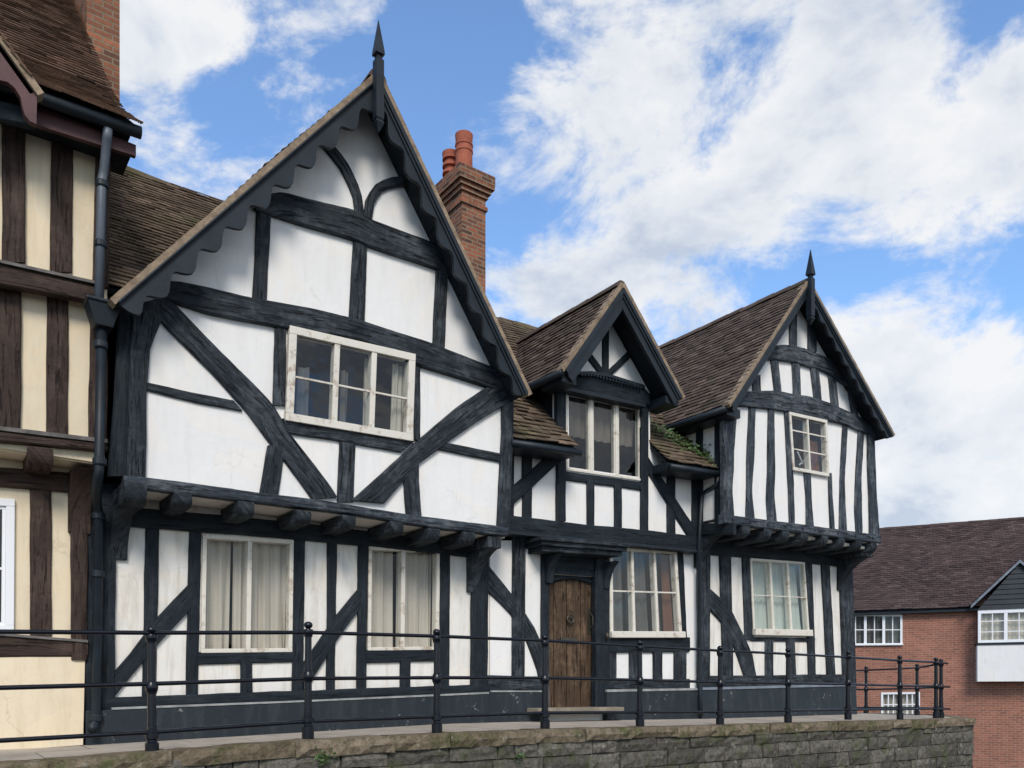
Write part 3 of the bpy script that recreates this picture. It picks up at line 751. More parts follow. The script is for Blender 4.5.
# door
dp = Pl(9.15)
d = MB(); n = 14
xs = [549, 553.5, 566.5, 580.5, 594]
def archy(x): return 586 - 7 * math.sin(math.pi * min(1, max(0, (x - 545) / 55)))
for i in range(len(xs) - 1):
    x0, x1 = xs[i] + .45, xs[i + 1] - .45
    poly_px(d, dp, [(x0, archy(x0)), ((x0 + x1) / 2, archy((x0 + x1) / 2)), (x1, archy(x1)), (x1, 713), (x0, 713)], .004 * (i % 2), -.05)
dv = [v for v in d.v]
u0 = min(v.x for v in dv)
for i, v in enumerate(dv): d.uv[i] = (v.z + 3, v.x - u0)
d.has_uv = True
door = d.build('door', 'door_oak', H2, label='weathered oak plank door with knocker')
bm = bmesh.new(); bm.from_mesh(door.data); bmesh.ops.recalc_face_normals(bm, faces=bm.faces); bm.to_mesh(door.data); bm.free()
mb = MB(); c = dp.pt(570, 619, .03)
mb.tube([c + Vector((.06 * math.cos(a), -.012, .06 * math.sin(a))) for a in [k * math.pi / 10 for k in range(21)]], .011, 8)
for k in range(6):
    a = k * math.pi / 3; mb.tube([c + Vector((.02 * math.cos(a), -.01, .02 * math.sin(a))), c + Vector((.072 * math.cos(a), 0, .072 * math.sin(a)))], .009, 6)
mb.build('knocker', 'brass_dark', door)
mb = MB(); poly_px(mb, dp, [(561, 637), (578, 638), (578, 643), (561, 642)], .03, 0); mb.build('letter_plate', 'brass_dark', door, bevel=.005)
mb = MB(); c = dp.pt(590, 621, .02); mb.tube([c + Vector((0, 0, .12)), c + Vector((0, -.06, .06)), c + Vector((0, -.06, -.06)), c + Vector((0, 0, -.12))], .010, 8); poly_px(mb, dp, [(587.5, 608), (592.5, 608), (592.5, 634), (587.5, 634)], .014, 0); mb.build('handle', 'brass_dark', door)
mb = MB(); poly_px(mb, dp, [(549, 573), (597, 576), (597, 586), (590, 582.5), (580, 579.8), (570, 578.8), (560, 579.5), (549, 583)], .05, -.06); mb.build('door_head', 'dark_timber', H2)
mb = MB(); poly_px(mb, YG, [(549, 550), (597, 553), (597, 576.5), (549, 573.5)], .03, -.05)
for k in range(13): 
    x = 551 + k * 3.5; p = YG.pt(x, 569.5 + k * .2, .05); mb.box(p.x - .012, p.x + .012, p.y + .01, p.y + .03, p.z - .012, p.z + .012)
mb.build('door_frieze', 'dark_timber', H2)
mb = MB(); c = YG.pt(606, 636, .09); mb.tube([c + Vector((0, -.02, -.05)), c + Vector((0, -.03, 0)), c + Vector((0, -.02, .05))], [.02, .032, .02], 10); mb.build('bell_pull', 'brass_dark', H2, smooth=True)
# canopy over the door
cl = Pl(8.66).pt(541, 539); cr = Pl(8.66).pt(631, 547)
mb = MB(); zc0 = cl.z - .01
for (o, h0, h1) in ((0, 0, .05), (.04, -.06, -.001), (.09, -.13, -.061)):
    mb.hexa([(cl.x + o, 8.66 + o, zc0 + h0), (cr.x - o, 8.66 + o, cr.z + h0), (cr.x - o, 8.66 + o, cr.z + h1), (cl.x + o, 8.66 + o, zc0 + h1), (cl.x + o, 9.07, zc0 + h0), (cr.x - o, 9.07, cr.z + h0), (cr.x - o, 9.07, cr.z + h1), (cl.x + o, 9.07, zc0 + h1)])
cn = mb.build('door_canopy', 'black_timber', H2, bevel=.008)
for px in (546, 603):
    X = YG.pt(px, 560).x; bracket(cn, X, .11, 9.02, 8.76, zc0 - .13, zc0 - .52, mat='dark_timber', cap=0, fat=.1)
mb = MB(); p0 = Pl(8.75).pt(537, 709); p1 = Pl(8.75).pt(623, 708)
mb.box(p0.x, p1.x, 8.72, 9.2, p0.z - .075, p0.z + .01)
mb.build('doorstep', 'step_stone', H2, bevel=.015)
# first storey and dormer face
W4Q = [(566, 389), (642, 406), (642.5, 481), (566.5, 470)]
def mpt(*p): return YM.pt(*p)
APD = xz(YBD, 622, 285); LFD = xz(YBD, 564, 368); RFD = xz(YBD, 681, 395)
def gd(X): return (APD[1] + (LFD[1] - APD[1]) * (X - APD[0]) / (LFD[0] - APD[0])) if X < APD[0] else (APD[1] + (RFD[1] - APD[1]) * (X - APD[0]) / (RFD[0] - APD[0]))
xl, xr = mpt(557, 430).x, mpt(650, 430).x
x6, xR = 6.28, 10.37
EL = lambda X: 4.88 + (X - 6.29) * (.24 / 4.1)            # eave height along the long roof
def mz(x, y): return mpt(x, y).z
wall = [(x6, mz(508, 522)), (xR, mz(700, 542)), (xR, EL(xR) + .30), (xr, EL(xr) + .30), (xr, gd(xr) - .1), (APD[0], APD[1] - .1), (xl, gd(xl) - .1), (xl, EL(xl) + .30), (x6, EL(x6) + .3)]
slab([(x, 8.95, z) for x, z in wall], [shrink(W4Q, YM, .05)], (0, .1, 0)).build('wall', 'white_plaster', H2, label='white plaster first storey and dormer face')
t = lambda C, n='stud', **k: tim(H2, YM, C, n, **k)
s = lambda A, B, n, **k: strip(H2, YM, A, B, n, **k)
s([(508, 515), (590, 524.5), (647, 530), (702, 537)], [(508, 532), (590, 540), (640, 545), (702, 551)], 'bressumer', mat='dark_timber', proud=.07)
mb = MB(); poly_px(mb, YM, [(508, 530.5), (702, 550), (702, 552.5), (508, 533.5)], .11, -.1); mb.build('drip_board', 'black_paint', H2)
t([(528, 440, 10), (528, 518, 9)], mat='dark_timber'); s([(556, 449), (508, 491)], [(559, 463), (510, 508)], 'brace', mat='dark_timber', proud=.04)
t([(562, 385, 9), (562, 521, 9)], 'corner_post', mat='dark_timber', proud=.05); t([(512, 440, 6), (512, 518, 5)], mat='dark_timber')
s([(566, 471), (643, 482)], [(566, 480), (643, 490)], 'rail', mat='dark_timber')
for x, y in ((591.5, 482), (619, 486)): t([(x, y - 3, 7), (x, y + 45, 7)], mat='dark_timber')
t([(645.5, 405, 7), (645.5, 532, 7)], 'corner_post', mat='dark_timber', proud=.05)
s([(649, 457), (672, 492), (697, 530)], [(648, 471), (668, 503), (690, 538)], 'brace', mat='dark_timber', proud=.04)
t([(672, 462, 8), (672, 534, 8)], mat='dark_timber'); t([(696, 470, 6), (696, 537, 6)], mat='dark_timber')
window(H2, YM, W4Q, [.325, .66], [], fw=.035, mw=.06, proud=.02, label='tall three-light dormer window with blinds half drawn', curtains=[(.02, .98, 'blind_brown', 0.0, .52)], mat='white_paint', sash=.02)
# dormer entablature and pediment
s([(566, 379), (578, 373), (605, 376), (643, 386), (650, 393)], [(566, 388), (600, 395), (643, 403), (650, 405)], 'tie_beam', mat='dark_timber', proud=.10, wob=.002)
mb = MB(); poly_px(mb, YM, [(566, 386.5), (646, 403.5), (646, 407), (566, 390)], .16, 0); poly_px(mb, YM, [(576, 371.5), (592, 371), (610, 374), (645, 385), (645, 388), (610, 377), (592, 374), (576, 374.5)], .15, 0)
for k in range(20):
    x = 580 + k * 3.1; p = YM.pt(x, 373.5 + max(0, x - 592) * .265 + 1.5, .13); mb.box(p.x - .014, p.x + .014, p.y - .05, p.y + .03, p.z - .03, p.z)
mb.build('cornice', 'black_paint', H2)
t([(606.5, 330, 6.5), (606, 376, 6.5)], 'king_post', mat='dark_timber'); t([(588, 353, 6), (604, 374, 6)], 'brace', mat='dark_timber'); t([(632, 352, 6), (608, 375, 6)], 'brace', mat='dark_timber')
# dormer cheeks
mb = MB()
for X in (xl, xr - .1):
    tp_ = gd(X + .05) - .16; mb.prism([(X, 9.06, EL(X) + .45), (X, 8.55 + tp_ - EL(X), tp_ - .05), (X, 8.55 + tp_ - EL(X), tp_), (X, 9.06, tp_)], (.1, 0, 0))
mb.loose('dormer_cheek', 'dark_timber', H2)
rd = gable_roof(H2, APD, LFD, RFD, 8.5, 11.2, 'old_tiles', name='dormer_roof')
rd['label'] = 'small tiled dormer roof'
barge(H2, (APD[0], APD[1] - .03), (LFD[0], LFD[1] - .03), 8.5, .05, .20, 0, 1, mould=.06)
barge(H2, (APD[0], APD[1] - .03), (RFD[0], RFD[1] - .03), 8.5, .05, .20, 0, 1, mould=.06)
mb = MB()
for (P, sg) in ((LFD, 1), (RFD, -1)):
    mb.box(P[0] + sg * .0, P[0] + sg * .26, 8.54, 9.0, P[1] - .17, P[1] - .04) if sg > 0 else mb.box(P[0] - .28, P[0], 8.54, 9.0, P[1] - .17, P[1] - .04)
mb.loose('eaves_box', 'black_paint', H2, bevel=.02)
mb = MB(); mb.tube([(LFD[0] - .03, 8.5, LFD[1] - .06), (LFD[0] - .03, 10.3, LFD[1] - .06)], .05); mb.build('gutter', 'black_paint', H2, smooth=True)
# main slope either side of the dormer
mb = MB(); e0 = Vector((6.22, 8.55, EL(6.22))); e1 = Vector((xl + .05, 8.55, EL(xl + .05)))
tan = 1.0
up = lambda X, Y: (X, Y, EL(X) + (Y - 8.55) * tan)
YR_ = 11.65
tiles(mb, up(6.15, 8.55), up(xl + .05, 8.55), up(6.15, YR_), up(xl + .05, YR_), gauge=.112, width=.18, lift=.024, jit=1.3)
tiles(mb, up(xr - .02, 8.55), up(10.9, 8.55), up(xr - .02, YR_), up(10.9, YR_), gauge=.112, width=.18, lift=.024, jit=1.3, keep=lambda p: not (p.x > 10.36 and p.y < 9.4))
tiles(mb, up(xl, 10.0), up(xr, 10.0), up(xl, YR_), up(xr, YR_))
mr = mb.build('main_roof', 'mossy_tiles', H2)
deck(mr, [[up(6.15, 8.6), up(xl + .03, 8.6), up(xl + .03, YR_), up(6.15, YR_)], [up(xr, 8.6), up(10.36, 8.6), up(10.36, YR_), up(xr, YR_)], [up(6.15, YR_), up(10.9, YR_), (10.9, 14.6, 5.2), (6.15, 14.6, 5.2)]])
ridge(mr, up(6.3, YR_), up(10.9, YR_), 'mossy_tiles')
mb = MB(); mb.tube([Vector(up(6.25, 8.55)) + Vector((0, -.03, -.08)), Vector(up(xl + .06, 8.55)) + Vector((0, -.03, -.08))], .048)
mb.tube([Vector(up(xr - .02, 8.55)) + Vector((0, -.03, -.08)), Vector(up(10.42, 8.55)) + Vector((0, -.03, -.08))], .048); mb.loose('gutter', 'black_paint', H2, smooth=True)
mb = MB()
for (xa, xb) in ((6.25, xl + .03), (xr, 10.34)):
    a = Vector(up(xa, 8.6)); b = Vector(up(xb, 8.6)); mb.hexa([a + Vector((0, 0, -.16)), b + Vector((0, 0, -.16)), b + Vector((0, 0, -.04)), a + Vector((0, 0, -.04)), a + Vector((0, .36, -.16)), b + Vector((0, .36, -.16)), b + Vector((0, .36, -.04)), a + Vector((0, .36, -.04))])
mb.loose('fascia', 'black_paint', H2)
pp = [Vector(up(10.30, 8.52)) + Vector((0, 0, -.1))]
a2 = Pl(8.84).pt(702, 495); b2 = Pl(8.84).pt(698.5, 552); c2 = Pl(8.93).pt(699, 566); d2 = Pl(8.93).pt(700, 692); e2 = Pl(8.9).pt(701, 716)
pp += [pp[0] + Vector((0, .02, -.12)), a2 + Vector((.08, 0, .06)), a2, b2, c2, d2, e2]
mb = MB(); mb.tube(pp, .035); dpipe = mb.build('downpipe', 'black_paint', H2, smooth=True, label='thin black downpipe beside the plaster strip')
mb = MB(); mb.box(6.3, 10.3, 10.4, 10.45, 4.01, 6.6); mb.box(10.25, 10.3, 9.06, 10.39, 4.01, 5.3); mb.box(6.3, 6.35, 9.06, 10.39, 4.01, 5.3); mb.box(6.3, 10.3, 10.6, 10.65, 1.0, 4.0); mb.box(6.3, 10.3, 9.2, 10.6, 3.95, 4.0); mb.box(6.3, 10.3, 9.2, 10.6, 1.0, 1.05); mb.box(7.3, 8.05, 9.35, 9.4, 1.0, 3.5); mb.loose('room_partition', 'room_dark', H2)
mb = MB(); mb.box(6.2, 10.4, 14, 14.1, 1, 5.4); mb.loose('back_wall', 'white_plaster', H2)

# =================================================================== RIGHT HOUSE
H3 = thing('jettied_house', 'black and white gabled house with close upright studs, nearest the red brick house', 'house', (12.6, 9.07, 1.15))
APR = xz(YBR, 808, 282); LFR = xz(YBR, 730, 404); RFR = xz(YBR, 892, 434)
def gr(X): return (APR[1] + (LFR[1] - APR[1]) * (X - APR[0]) / (LFR[0] - APR[0])) if X < APR[0] else (APR[1] + (RFR[1] - APR[1]) * (X - APR[0]) / (RFR[0] - APR[0]))
W5Q = [(789.5, 411.5), (827.5, 420), (829.5, 476.5), (793.5, 470)]
XRR = YR.pt(876, 500).x
slab([(x, 8.42, z) for x, z in [(xR, 4.36), (YR.pt(878, 540).x, 4.37), (YR.pt(875, 440).x, gr(YR.pt(875, 440).x) - .08), (APR[0], APR[1] - .1), (xR, gr(xR) - .08)]], [shrink(W5Q, YR, .04)], (0, .1, 0)).build('wall', 'white_plaster', H3, label='white plaster upper wall')
K = dict(mat='grey_timber', wob=.014)
t = lambda C, n='stud', **k: tim(H3, YR, C, n, **{**K, **k})
s = lambda A, B, n, **k: strip(H3, YR, A, B, n, **{**K, **k})
s([(724.5, 404), (724.5, 460), (725, 518)], [(738, 404), (735, 450), (733, 490), (735, 518)], 'corner_post', proud=.05)
s([(724, 514), (800, 524), (881, 535)], [(724, 523), (800, 532.5), (881, 543)], 'bressumer', proud=.075, wob=.004)
t([(753, 404, 7), (751, 460, 7), (750, 490, 5.5), (751, 518, 8.5)]); t([(772, 407, 6), (772, 470, 7), (771, 500, 8), (773, 522, 9)]); t([(788, 409, 5), (791, 470, 5), (793, 525, 5)])
t([(808, 470, 6), (810, 500, 5), (811, 528, 7)]); t([(831, 473, 2.5), (832, 500, 3), (833.5, 530, 4)]); t([(846, 423, 5), (843, 480, 4.5), (843, 505, 6), (844, 532, 8)])
t([(862, 429, 5.5), (859, 480, 5.5), (859, 510, 7), (860, 534, 6)]); t([(872, 434, 6), (874, 500, 7), (876, 537, 9)], 'corner_post', proud=.05)
s([(744, 391), (778, 390.5), (809, 396), (830, 402), (861, 417), (880, 430)], [(733, 405), (786, 410.5), (843, 423.5), (880, 438)], 'tie_beam', proud=.055)
s([(769, 345), (785, 344.5), (804, 347.7), (830, 358), (842, 368)], [(763, 359), (780, 359.5), (796, 362), (825, 371), (855, 390)], 'collar_beam', proud=.05)
t([(793.5, 312, 7.5), (794, 348, 7.5)]); t([(813, 318, 8), (813, 352, 8)])
for C in ([(775, 356, 7), (779, 393, 7)], [(797, 360, 7), (798, 395, 7)], [(815, 365, 7), (819, 400, 7)], [(832, 372, 7), (836, 407, 7)], [(851, 386, 6), (856, 416, 6)], [(757, 375, 8), (758, 393, 8)]): t(C)
window(H3, YR, W5Q, [.48], [.30, .62], fw=.055, mw=.04, bw=.022, proud=.06, label='small white upper window with crossed sticks in one pane', curtains=[(.55, .97, 'curtain_red', .36, .95)])
mb = MB(); a = YR.pt(797.5, 452, -.12); b = YR.pt(803, 464, -.12); c = YR.pt(799, 465, -.12); d_ = YR.pt(806, 459, -.12)
mb.tube([a, b], .014, 6); mb.tube([c, d_], .012, 6); mb.loose('lattice_stick', 'white_card', [o for o in H3.children if o.name.startswith('window')][0])
# pegs in the bressumer
mb = MB()
for k in range(9):
    f = k / 8; p = YR.pt(733 + 140 * f, 519.5 + 18.5 * f, .095); mb.tube([p, p + Vector((0, -.012, 0))], .02, 8)
mb.loose('peg', 'black_paint', H3)
# left return wall
SP = Pl(xR, (1, 0))
mb = slab([(xR, 8.52, 4.35), (xR, 9.7, 4.35), (xR, 9.7, LFR[1] + .25), (xR, 8.52, LFR[1] + .25)], [], (.1, 0, 0)); mb.loose('side_wall', 'white_plaster', H3)
for C in ([(719.5, 408, 11), (719.5, 528, 11)], [(698.5, 412, 6), (698.5, 535, 6)]): tim(H3, SP, C, 'stud', mat='dark_timber')
strip(H3, SP, [(702, 523), (733, 523)], [(702, 535), (733, 534)], 'bressumer', mat='dark_timber', proud=.05)
strip(H3, SP, [(700, 409), (728, 404)], [(700, 417), (728, 413)], 'rail', mat='dark_timber', proud=.05)
# jetty
mb = MB(); mb.box(xR + .02, 14.6, 8.47, 9.07, 4.26, 4.31); mb.build('soffit', 'soffit_plaster', H3)
for jx, jy in ((745, 531), (767, 534), (785, 536), (804, 538), (824, 540.5), (841, 543), (858, 545), (873, 547)):
    X, Z = xz(Pl(8.36), jx, jy); joist(H3, X, Z + .085, .2, .18, 8.34, 9.05, mat='black_timber')
bracket(H3, xR + .08, .2, 9.07, 8.55, 4.13, 3.62, cap=.12, fat=.2)
bracket(H3, 14.55, .2, 9.07, 8.50, 4.13, 3.55, cap=.12, fat=.24)
# ground storey
W6Q = [(750.5, 558), (805, 562), (810, 635.5), (754, 634.5)]
slab([YG.pt(*p) for p in [(699, 536), (852, 556), (856, 722), (699, 724)]], [shrink(W6Q, YG, .045)], (0, .12, 0)).build('wall', 'dirt_shade_plaster', H3, label='stained plaster of the ground storey, with shade in its colour')
K = dict(mat='black_timber')
t = lambda C, n='stud', **k: tim(H3, YG, C, n, **{**K, **k})
s = lambda A, B, n, **k: strip(H3, YG, A, B, n, **{**K, **k})
s([(699, 533), (856, 552)], [(699, 554), (780, 560), (856, 568)], 'wall_plate', mat='dark_timber', proud=.05)
t([(705, 550, 12), (705, 688, 11)], 'corner_post', proud=.05); t([(726, 553, 11), (729, 680, 10)]); t([(747, 556, 9), (750, 640, 9)])
s([(707, 585), (720, 597), (732, 610), (745, 636), (753, 655), (757, 678)], [(708, 607), (716, 615), (724, 624), (734.5, 645), (740, 660), (746, 678)], 'brace', proud=.045)
t([(809, 560, 7), (813, 678, 7)]); t([(826, 562, 8), (832, 678, 8)]); t([(847, 563, 12), (851, 690, 12)], 'corner_post', proud=.05)
s([(752, 637), (815, 638)], [(752, 641), (815, 642)], 'rail'); t([(770, 638, 8), (770, 678, 8)]); t([(791, 638, 8), (793, 678, 8)])
s([(704, 676), (856, 674)], [(704, 688), (856, 685)], 'sill_beam', proud=.045)
window(H3, YG, W6Q, [.355, .675], [.48], fw=.045, mw=.055, bw=.015, proud=.05, sill=.10, glassm='window_glass', label='white six-pane ground window with net curtains', curtains=[(.03, .97, 'curtain_green', .03, .95)])
mb = MB(); q = [YG.pt(702, 690, .07), YG.pt(856, 686, .07), YG.pt(858, 722, .16), YG.pt(702, 726, .16)]; mb.hexa(q + [v + Vector((0, .3, 0)) for v in q]); mb.loose('plinth', 'plinth_paint', H3, bevel=.015)
mb = MB(); poly_px(mb, YG, [(703, 687.5), (856, 683.5), (856, 686), (703, 690)], .085, 0); mb.loose('plinth_ledge', 'lead_grey', H3)
mb = MB(); xe = YG.pt(854, 640).x; mb.box(xe - .12, xe - .01, 9.2, 14, 1.0, 4.25); mb.box(14.6, 14.7, 8.52, 14, 4.3, 6.3); mb.loose('side_wall', 'dirt_shade_plaster', H3)
mb = MB(); mb.box(10.3, 14.8, 14, 14.1, 1, 6.3); mb.loose('back_wall', 'white_plaster', H3)
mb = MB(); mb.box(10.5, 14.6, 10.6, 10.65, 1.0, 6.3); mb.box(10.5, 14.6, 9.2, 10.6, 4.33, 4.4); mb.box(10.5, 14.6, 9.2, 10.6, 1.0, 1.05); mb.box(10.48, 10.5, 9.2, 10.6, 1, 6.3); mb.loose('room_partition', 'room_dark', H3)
r3 = gable_roof(H3, APR, LFR, RFR, 8.1, 14.0, 'old_tiles', ext=.05)
barge(H3, (APR[0], APR[1] - .02), (LFR[0], LFR[1] - .02), 8.1, .045, .13, 0, 1, mould=.04, mat='black_paint')
barge(H3, (APR[0], APR[1] - .02), (RFR[0], RFR[1] - .02), 8.1, .045, .13, .06, .3, mould=.05, mat='black_paint')
X, Z = xz(Pl(8.05), 810.5, 276); Z2 = xz(Pl(8.05), 809.5, 249)[1]; Z3 = xz(Pl(8.05), 810, 319)[1]
finial(H3, X, 8.05, Z2, Z, Z3, .05)
mb = MB(); mb.tube([(LFR[0] - .05, 8.14, LFR[1] - .07), (LFR[0] - .05, 9.75, LFR[1] - .07)], .05); mb.build('gutter', 'black_paint', H3, smooth=True)
mb = MB(); mb.box(LFR[0] + .01, xR + .02, 8.16, 9.9, LFR[1] - .14, LFR[1] - .01); mb.loose('fascia', 'black_paint', H3)

# plant growing on the little roof
pv = thing('roof_plant', 'green self-sown plant growing on the mossy roof slope between the dormer and right gable', 'plant', (9.9, 8.9, 5.3))
mb = MB()
for k in range(520):
    px = random.gauss(686, 10); X = Pl(8.8).pt(px, 450).x
    X = min(X, 10.36); Y = random.uniform(8.62, 9.25); g = random.random()
    X = 9.55 + .8 * (k % 40) / 40 + random.gauss(0, .07); Y = 9.28 - .62 * (k % 40) / 40 + random.gauss(0, .06)
    X = min(X, 10.35)
    p = Vector(up(X, Y)) + Vector((0, 0, .02 + abs(random.gauss(0, .10)) * (1 - .4 * g)))
    a = Vector((random.gauss(0, 1), random.gauss(0, 1), random.gauss(0, .6))).normalized(); b = a.orthogonal().normalized(); r = random.uniform(.02, .045)
    mb.add([p - a * r, p + b * r * .5, p + a * r, p - b * r * .5], [(0, 1, 2, 3)], tone=random.uniform(.05, .98))
mb.build('foliage', 'leaf_green', pv)

# =================================================================== CREAM HOUSE AT THE LEFT
H0 = thing('cream_house', 'cream plastered house with dark brown timbers and a brick chimney, at the far left', 'house', (-.5, 9.06, 1.05))
BR = 'brown_timber'
LX = -3.2; RX = 1.52
def topz(pl, x, y): return pl.pt(x, y).z
LWQ = [(-62, 494), (15, 499), (14, 633), (-64, 632)]
slab([(LX, 9.06, 1.0), (RX - .05, 9.06, 1.0), (RX - .05, 9.06, 3.8), (LX, 9.06, 3.8)], [shrink(LWQ, YLG, .05)], (0, .12, 0)).build('wall', 'cream_plaster', H0)
slab([(LX, 8.72, 3.80), (RX, 8.72, 3.80), (RX, 8.72, 5.35), (LX, 8.72, 5.35)], [], (0, .12, 0)).build('wall', 'cream_plaster', H0)
slab([(LX, 8.6, 5.30), (RX, 8.6, 5.30), (RX, 8.6, 6.75), (LX, 8.6, 6.75)], [], (0, .12, 0)).build('wall', 'cream_plaster', H0)
t = lambda pl, C, n='stud', **k: tim(H0, pl, C, n, **{'mat': BR, **k})
s = lambda pl, A, B, n, **k: strip(H0, pl, A, B, n, **{'mat': BR, **k})
t(YL2, [(14, 100, 24), (14, 262, 23)]); t(YL2, [(63, 128, 22), (61, 272, 22)]); t(YL2, [(104, 140, 15), (101, 287, 15)], 'corner_post', proud=.05); t(YL2, [(-40, 90, 24), (-40, 255, 23)])
s(YL2, [(-60, 265), (0, 265), (97, 287)], [(-60, 272), (0, 284), (97, 302)], 'bressumer', proud=.05)
mb = MB(); q = [YL2.pt(-60, 246, .08), YL2.pt(97, 281, .08), YL2.pt(97, 284, .08), YL2.pt(-60, 249, .08)]; mb.hexa(q + [v + Vector((0, .15, .02)) for v in q]); mb.build('drip_ledge', 'weathered_ledge', H0)
t(YL1, [(8, 280, 27), (8, 430, 26)]); t(YL1, [(58, 290, 22), (57, 437, 22)]); t(YL1, [(100, 297, 18), (98, 442, 19)], 'corner_post', proud=.05); t(YL1, [(-48, 270, 22), (-48, 425, 22)])
mb = MB(); q = [YL1.pt(-60, 419, .08), YL1.pt(108, 439, .08), YL1.pt(108, 443, .08), YL1.pt(-60, 423, .08)]; mb.hexa(q + [v + Vector((0, .15, .02)) for v in q]); mb.build('drip_ledge', 'weathered_ledge', H0)
s(YL1, [(-60, 425), (0, 432), (108, 445)], [(-60, 436), (0, 441), (108, 451)], 'bressumer', proud=.07)
mb = MB(); mb.box(LX, RX - .02, 8.75, 9.06, 3.785, 3.82); mb.build('soffit', 'cream_plaster', H0)
for jx in (41, -60):
    X, Z = xz(Pl(8.62), jx, 447 + jx * .05); joist(H0, X, 3.84, .2, .17, 8.62, 9.05, mat=BR)
s(YLG, [(-60, 464), (0, 467), (95, 474)], [(-60, 482), (0, 486), (95, 494)], 'wall_plate', proud=.04)
t(YLG, [(41, 480, 22), (41, 636, 22)]); t(YLG, [(80, 470, 17), (79, 660, 16)], 'corner_post', proud=.05)
bracket(H0, YLG.pt(88, 480).x - .08, .2, 9.06, 8.74, 3.74, 3.15, mat=BR, cap=0, fat=.16)
s(YLG, [(-60, 633), (0, 635), (88, 642)], [(-60, 656), (0, 657), (88, 656)], 'rail', proud=.04)
mb = MB(); poly_px(mb, YLG, [(-60, 631), (0, 633), (88, 640), (88, 642.5), (0, 635.5), (-60, 633.5)], .07, 0); mb.build('drip_ledge', 'weathered_ledge', H0)
window(H0, YLG, LWQ, [.5], [.52], fw=.07, mw=.06, proud=.04, mat='white_upvc', sash=.03, label='white window cut by the left edge of the picture')
def back_px(X, Y, Z):
    f = ST * X + CT * Y; r = CT * X - ST * Y
    return (CX + F * r / f, HY - F * (Z - EYE) / f)
for (pl, zlo, zhi) in ((YL2, 5.45, 6.7), (YL1, 3.98, 5.2)):
    for k in range(5):
        X = -.15 - .42 - .62 * k; Y = pl.d - .03
        pa, pb = (back_px(X - .11, Y, zhi), back_px(X - .11, Y, zlo)), (back_px(X + .11, Y, zhi), back_px(X + .11, Y, zlo))
        if X > -3.1: s(pl, list(pa), list(pb), 'stud')
for (pl, z0, h, xe) in ((YL2, 5.31, .17, -60), (YL1, 3.80, .14, -60)):
    e = pl.pt(xe, 260, .05); s(pl, [back_px(-3.2, e.y, z0 + h), back_px(e.x + .05, e.y, z0 + h)], [back_px(-3.2, e.y, z0), back_px(e.x + .05, e.y, z0)], 'bressumer', proud=.05)
for k in range(3):
    X = -1.0 - .75 * k; Y = 9.03; s(YLG, [back_px(X - .1, Y, 3.7), back_px(X - .1, Y, 1.05)], [back_px(X + .1, Y, 3.7), back_px(X + .1, Y, 1.05)], 'stud')
# lower rendered wall, leaning out at its foot
mb = MB(); q = [YLG.pt(-60, 657, .03), YLG.pt(85, 657, .03), YLG.pt(83, 745, .10), YLG.pt(-60, 755, .12)]; mb.hexa(q + [v + Vector((0, .2, 0)) for v in q]); mb.build('base_render', 'cream_plaster', H0)
# eaves
ev = Pl(8.2); g0 = ev.pt(40, 98); g1_ = ev.pt(141, 133)
ez = (g0.z + g1_.z) / 2
mb = MB(); mb.tube([(-3.2, 8.2, g0.z + (g0.z - g1_.z) * .6), g0, g1_], .055, 12); gut = mb.build('gutter', 'black_paint', H0, smooth=True)
mb = MB(); f0, f1 = Pl(8.3).pt(36, 105), Pl(8.3).pt(136, 145); f2, f3 = Pl(8.3).pt(136, 156), Pl(8.3).pt(34, 124)
mb.hexa([f3, f2, f1, f0] + [v + Vector((0, .05, 0)) for v in (f3, f2, f1, f0)]); mb.loose('fascia', 'maroon_paint', H0)
mb = MB(); mb.box(-3.2, g1_.x - .05, 8.34, 8.75, f2.z + .03, f2.z + .1); mb.box(-3.2, g1_.x - .06, 8.26, 8.9, f2.z + .20, f2.z + .27); mb.loose('eaves_soffit', 'dark_timber', H0)
# roof: bell-cast eave then a steep slope
VX = 1.74; EZ = g1_.z + .05
mb = MB(); k1 = (9.56, EZ + 1.14); k2 = (13.4, EZ + 1.14 + 4.0)
kk = [(8.12, EZ - .02), (8.85, EZ + .50), k1, k2]
for q0, q1 in zip(kk, kk[1:]): tiles(mb, (-3.3, q0[0], q0[1]), (VX, q0[0], q0[1]), (-3.3, q1[0], q1[1]), (VX, q1[0], q1[1]), gauge=.10, jit=.4, lift=.024, sag=.015)
rf0 = mb.build('roof', 'left_tiles', H0)
deck(rf0, [*[[(-3.3, q0[0] + .03, q0[1]), (VX - .02, q0[0] + .03, q0[1]), (VX - .02, q1[0], q1[1]), (-3.3, q1[0], q1[1])] for q0, q1 in zip(kk[:2], kk[1:3])], [(-3.3, k1[0], k1[1]), (VX - .02, k1[0], k1[1]), (VX - .02, k2[0], k2[1]), (-3.3, k2[0], k2[1])], [(-3.3, k2[0], k2[1]), (VX - .02, k2[0], k2[1]), (VX - .02, 18, 6.5), (-3.3, 18, 6.5)]])
mb = MB(); mb.prism([(RX, 8.72, 5.3), (RX, 8.72, f2.z + .1), (RX, 9.56, k1[1] - .15), (RX, 13.4, k2[1] - .15), (RX, 17.5, 6.8), (RX, 17.5, 1.0), (RX, 9.06, 1.0), (RX, 9.06, 3.85), (RX, 8.75, 3.85)], (-.1, 0, 0)); mb.loose('side_wall', 'cream_plaster', H0)
mb = MB(); mb.box(LX, LX + .1, 9.0, 17.5, 1, 6.8); mb.box(LX + .1, RX - .1, 17.4, 17.5, 1, 6.8); mb.box(LX + .1, RX - .1, 10.4, 10.45, 1, 6.8); mb.box(LX + .1, RX - .1, 9.2, 10.4, 3.83, 3.9); mb.loose('back_wall', 'room_dark', H0)
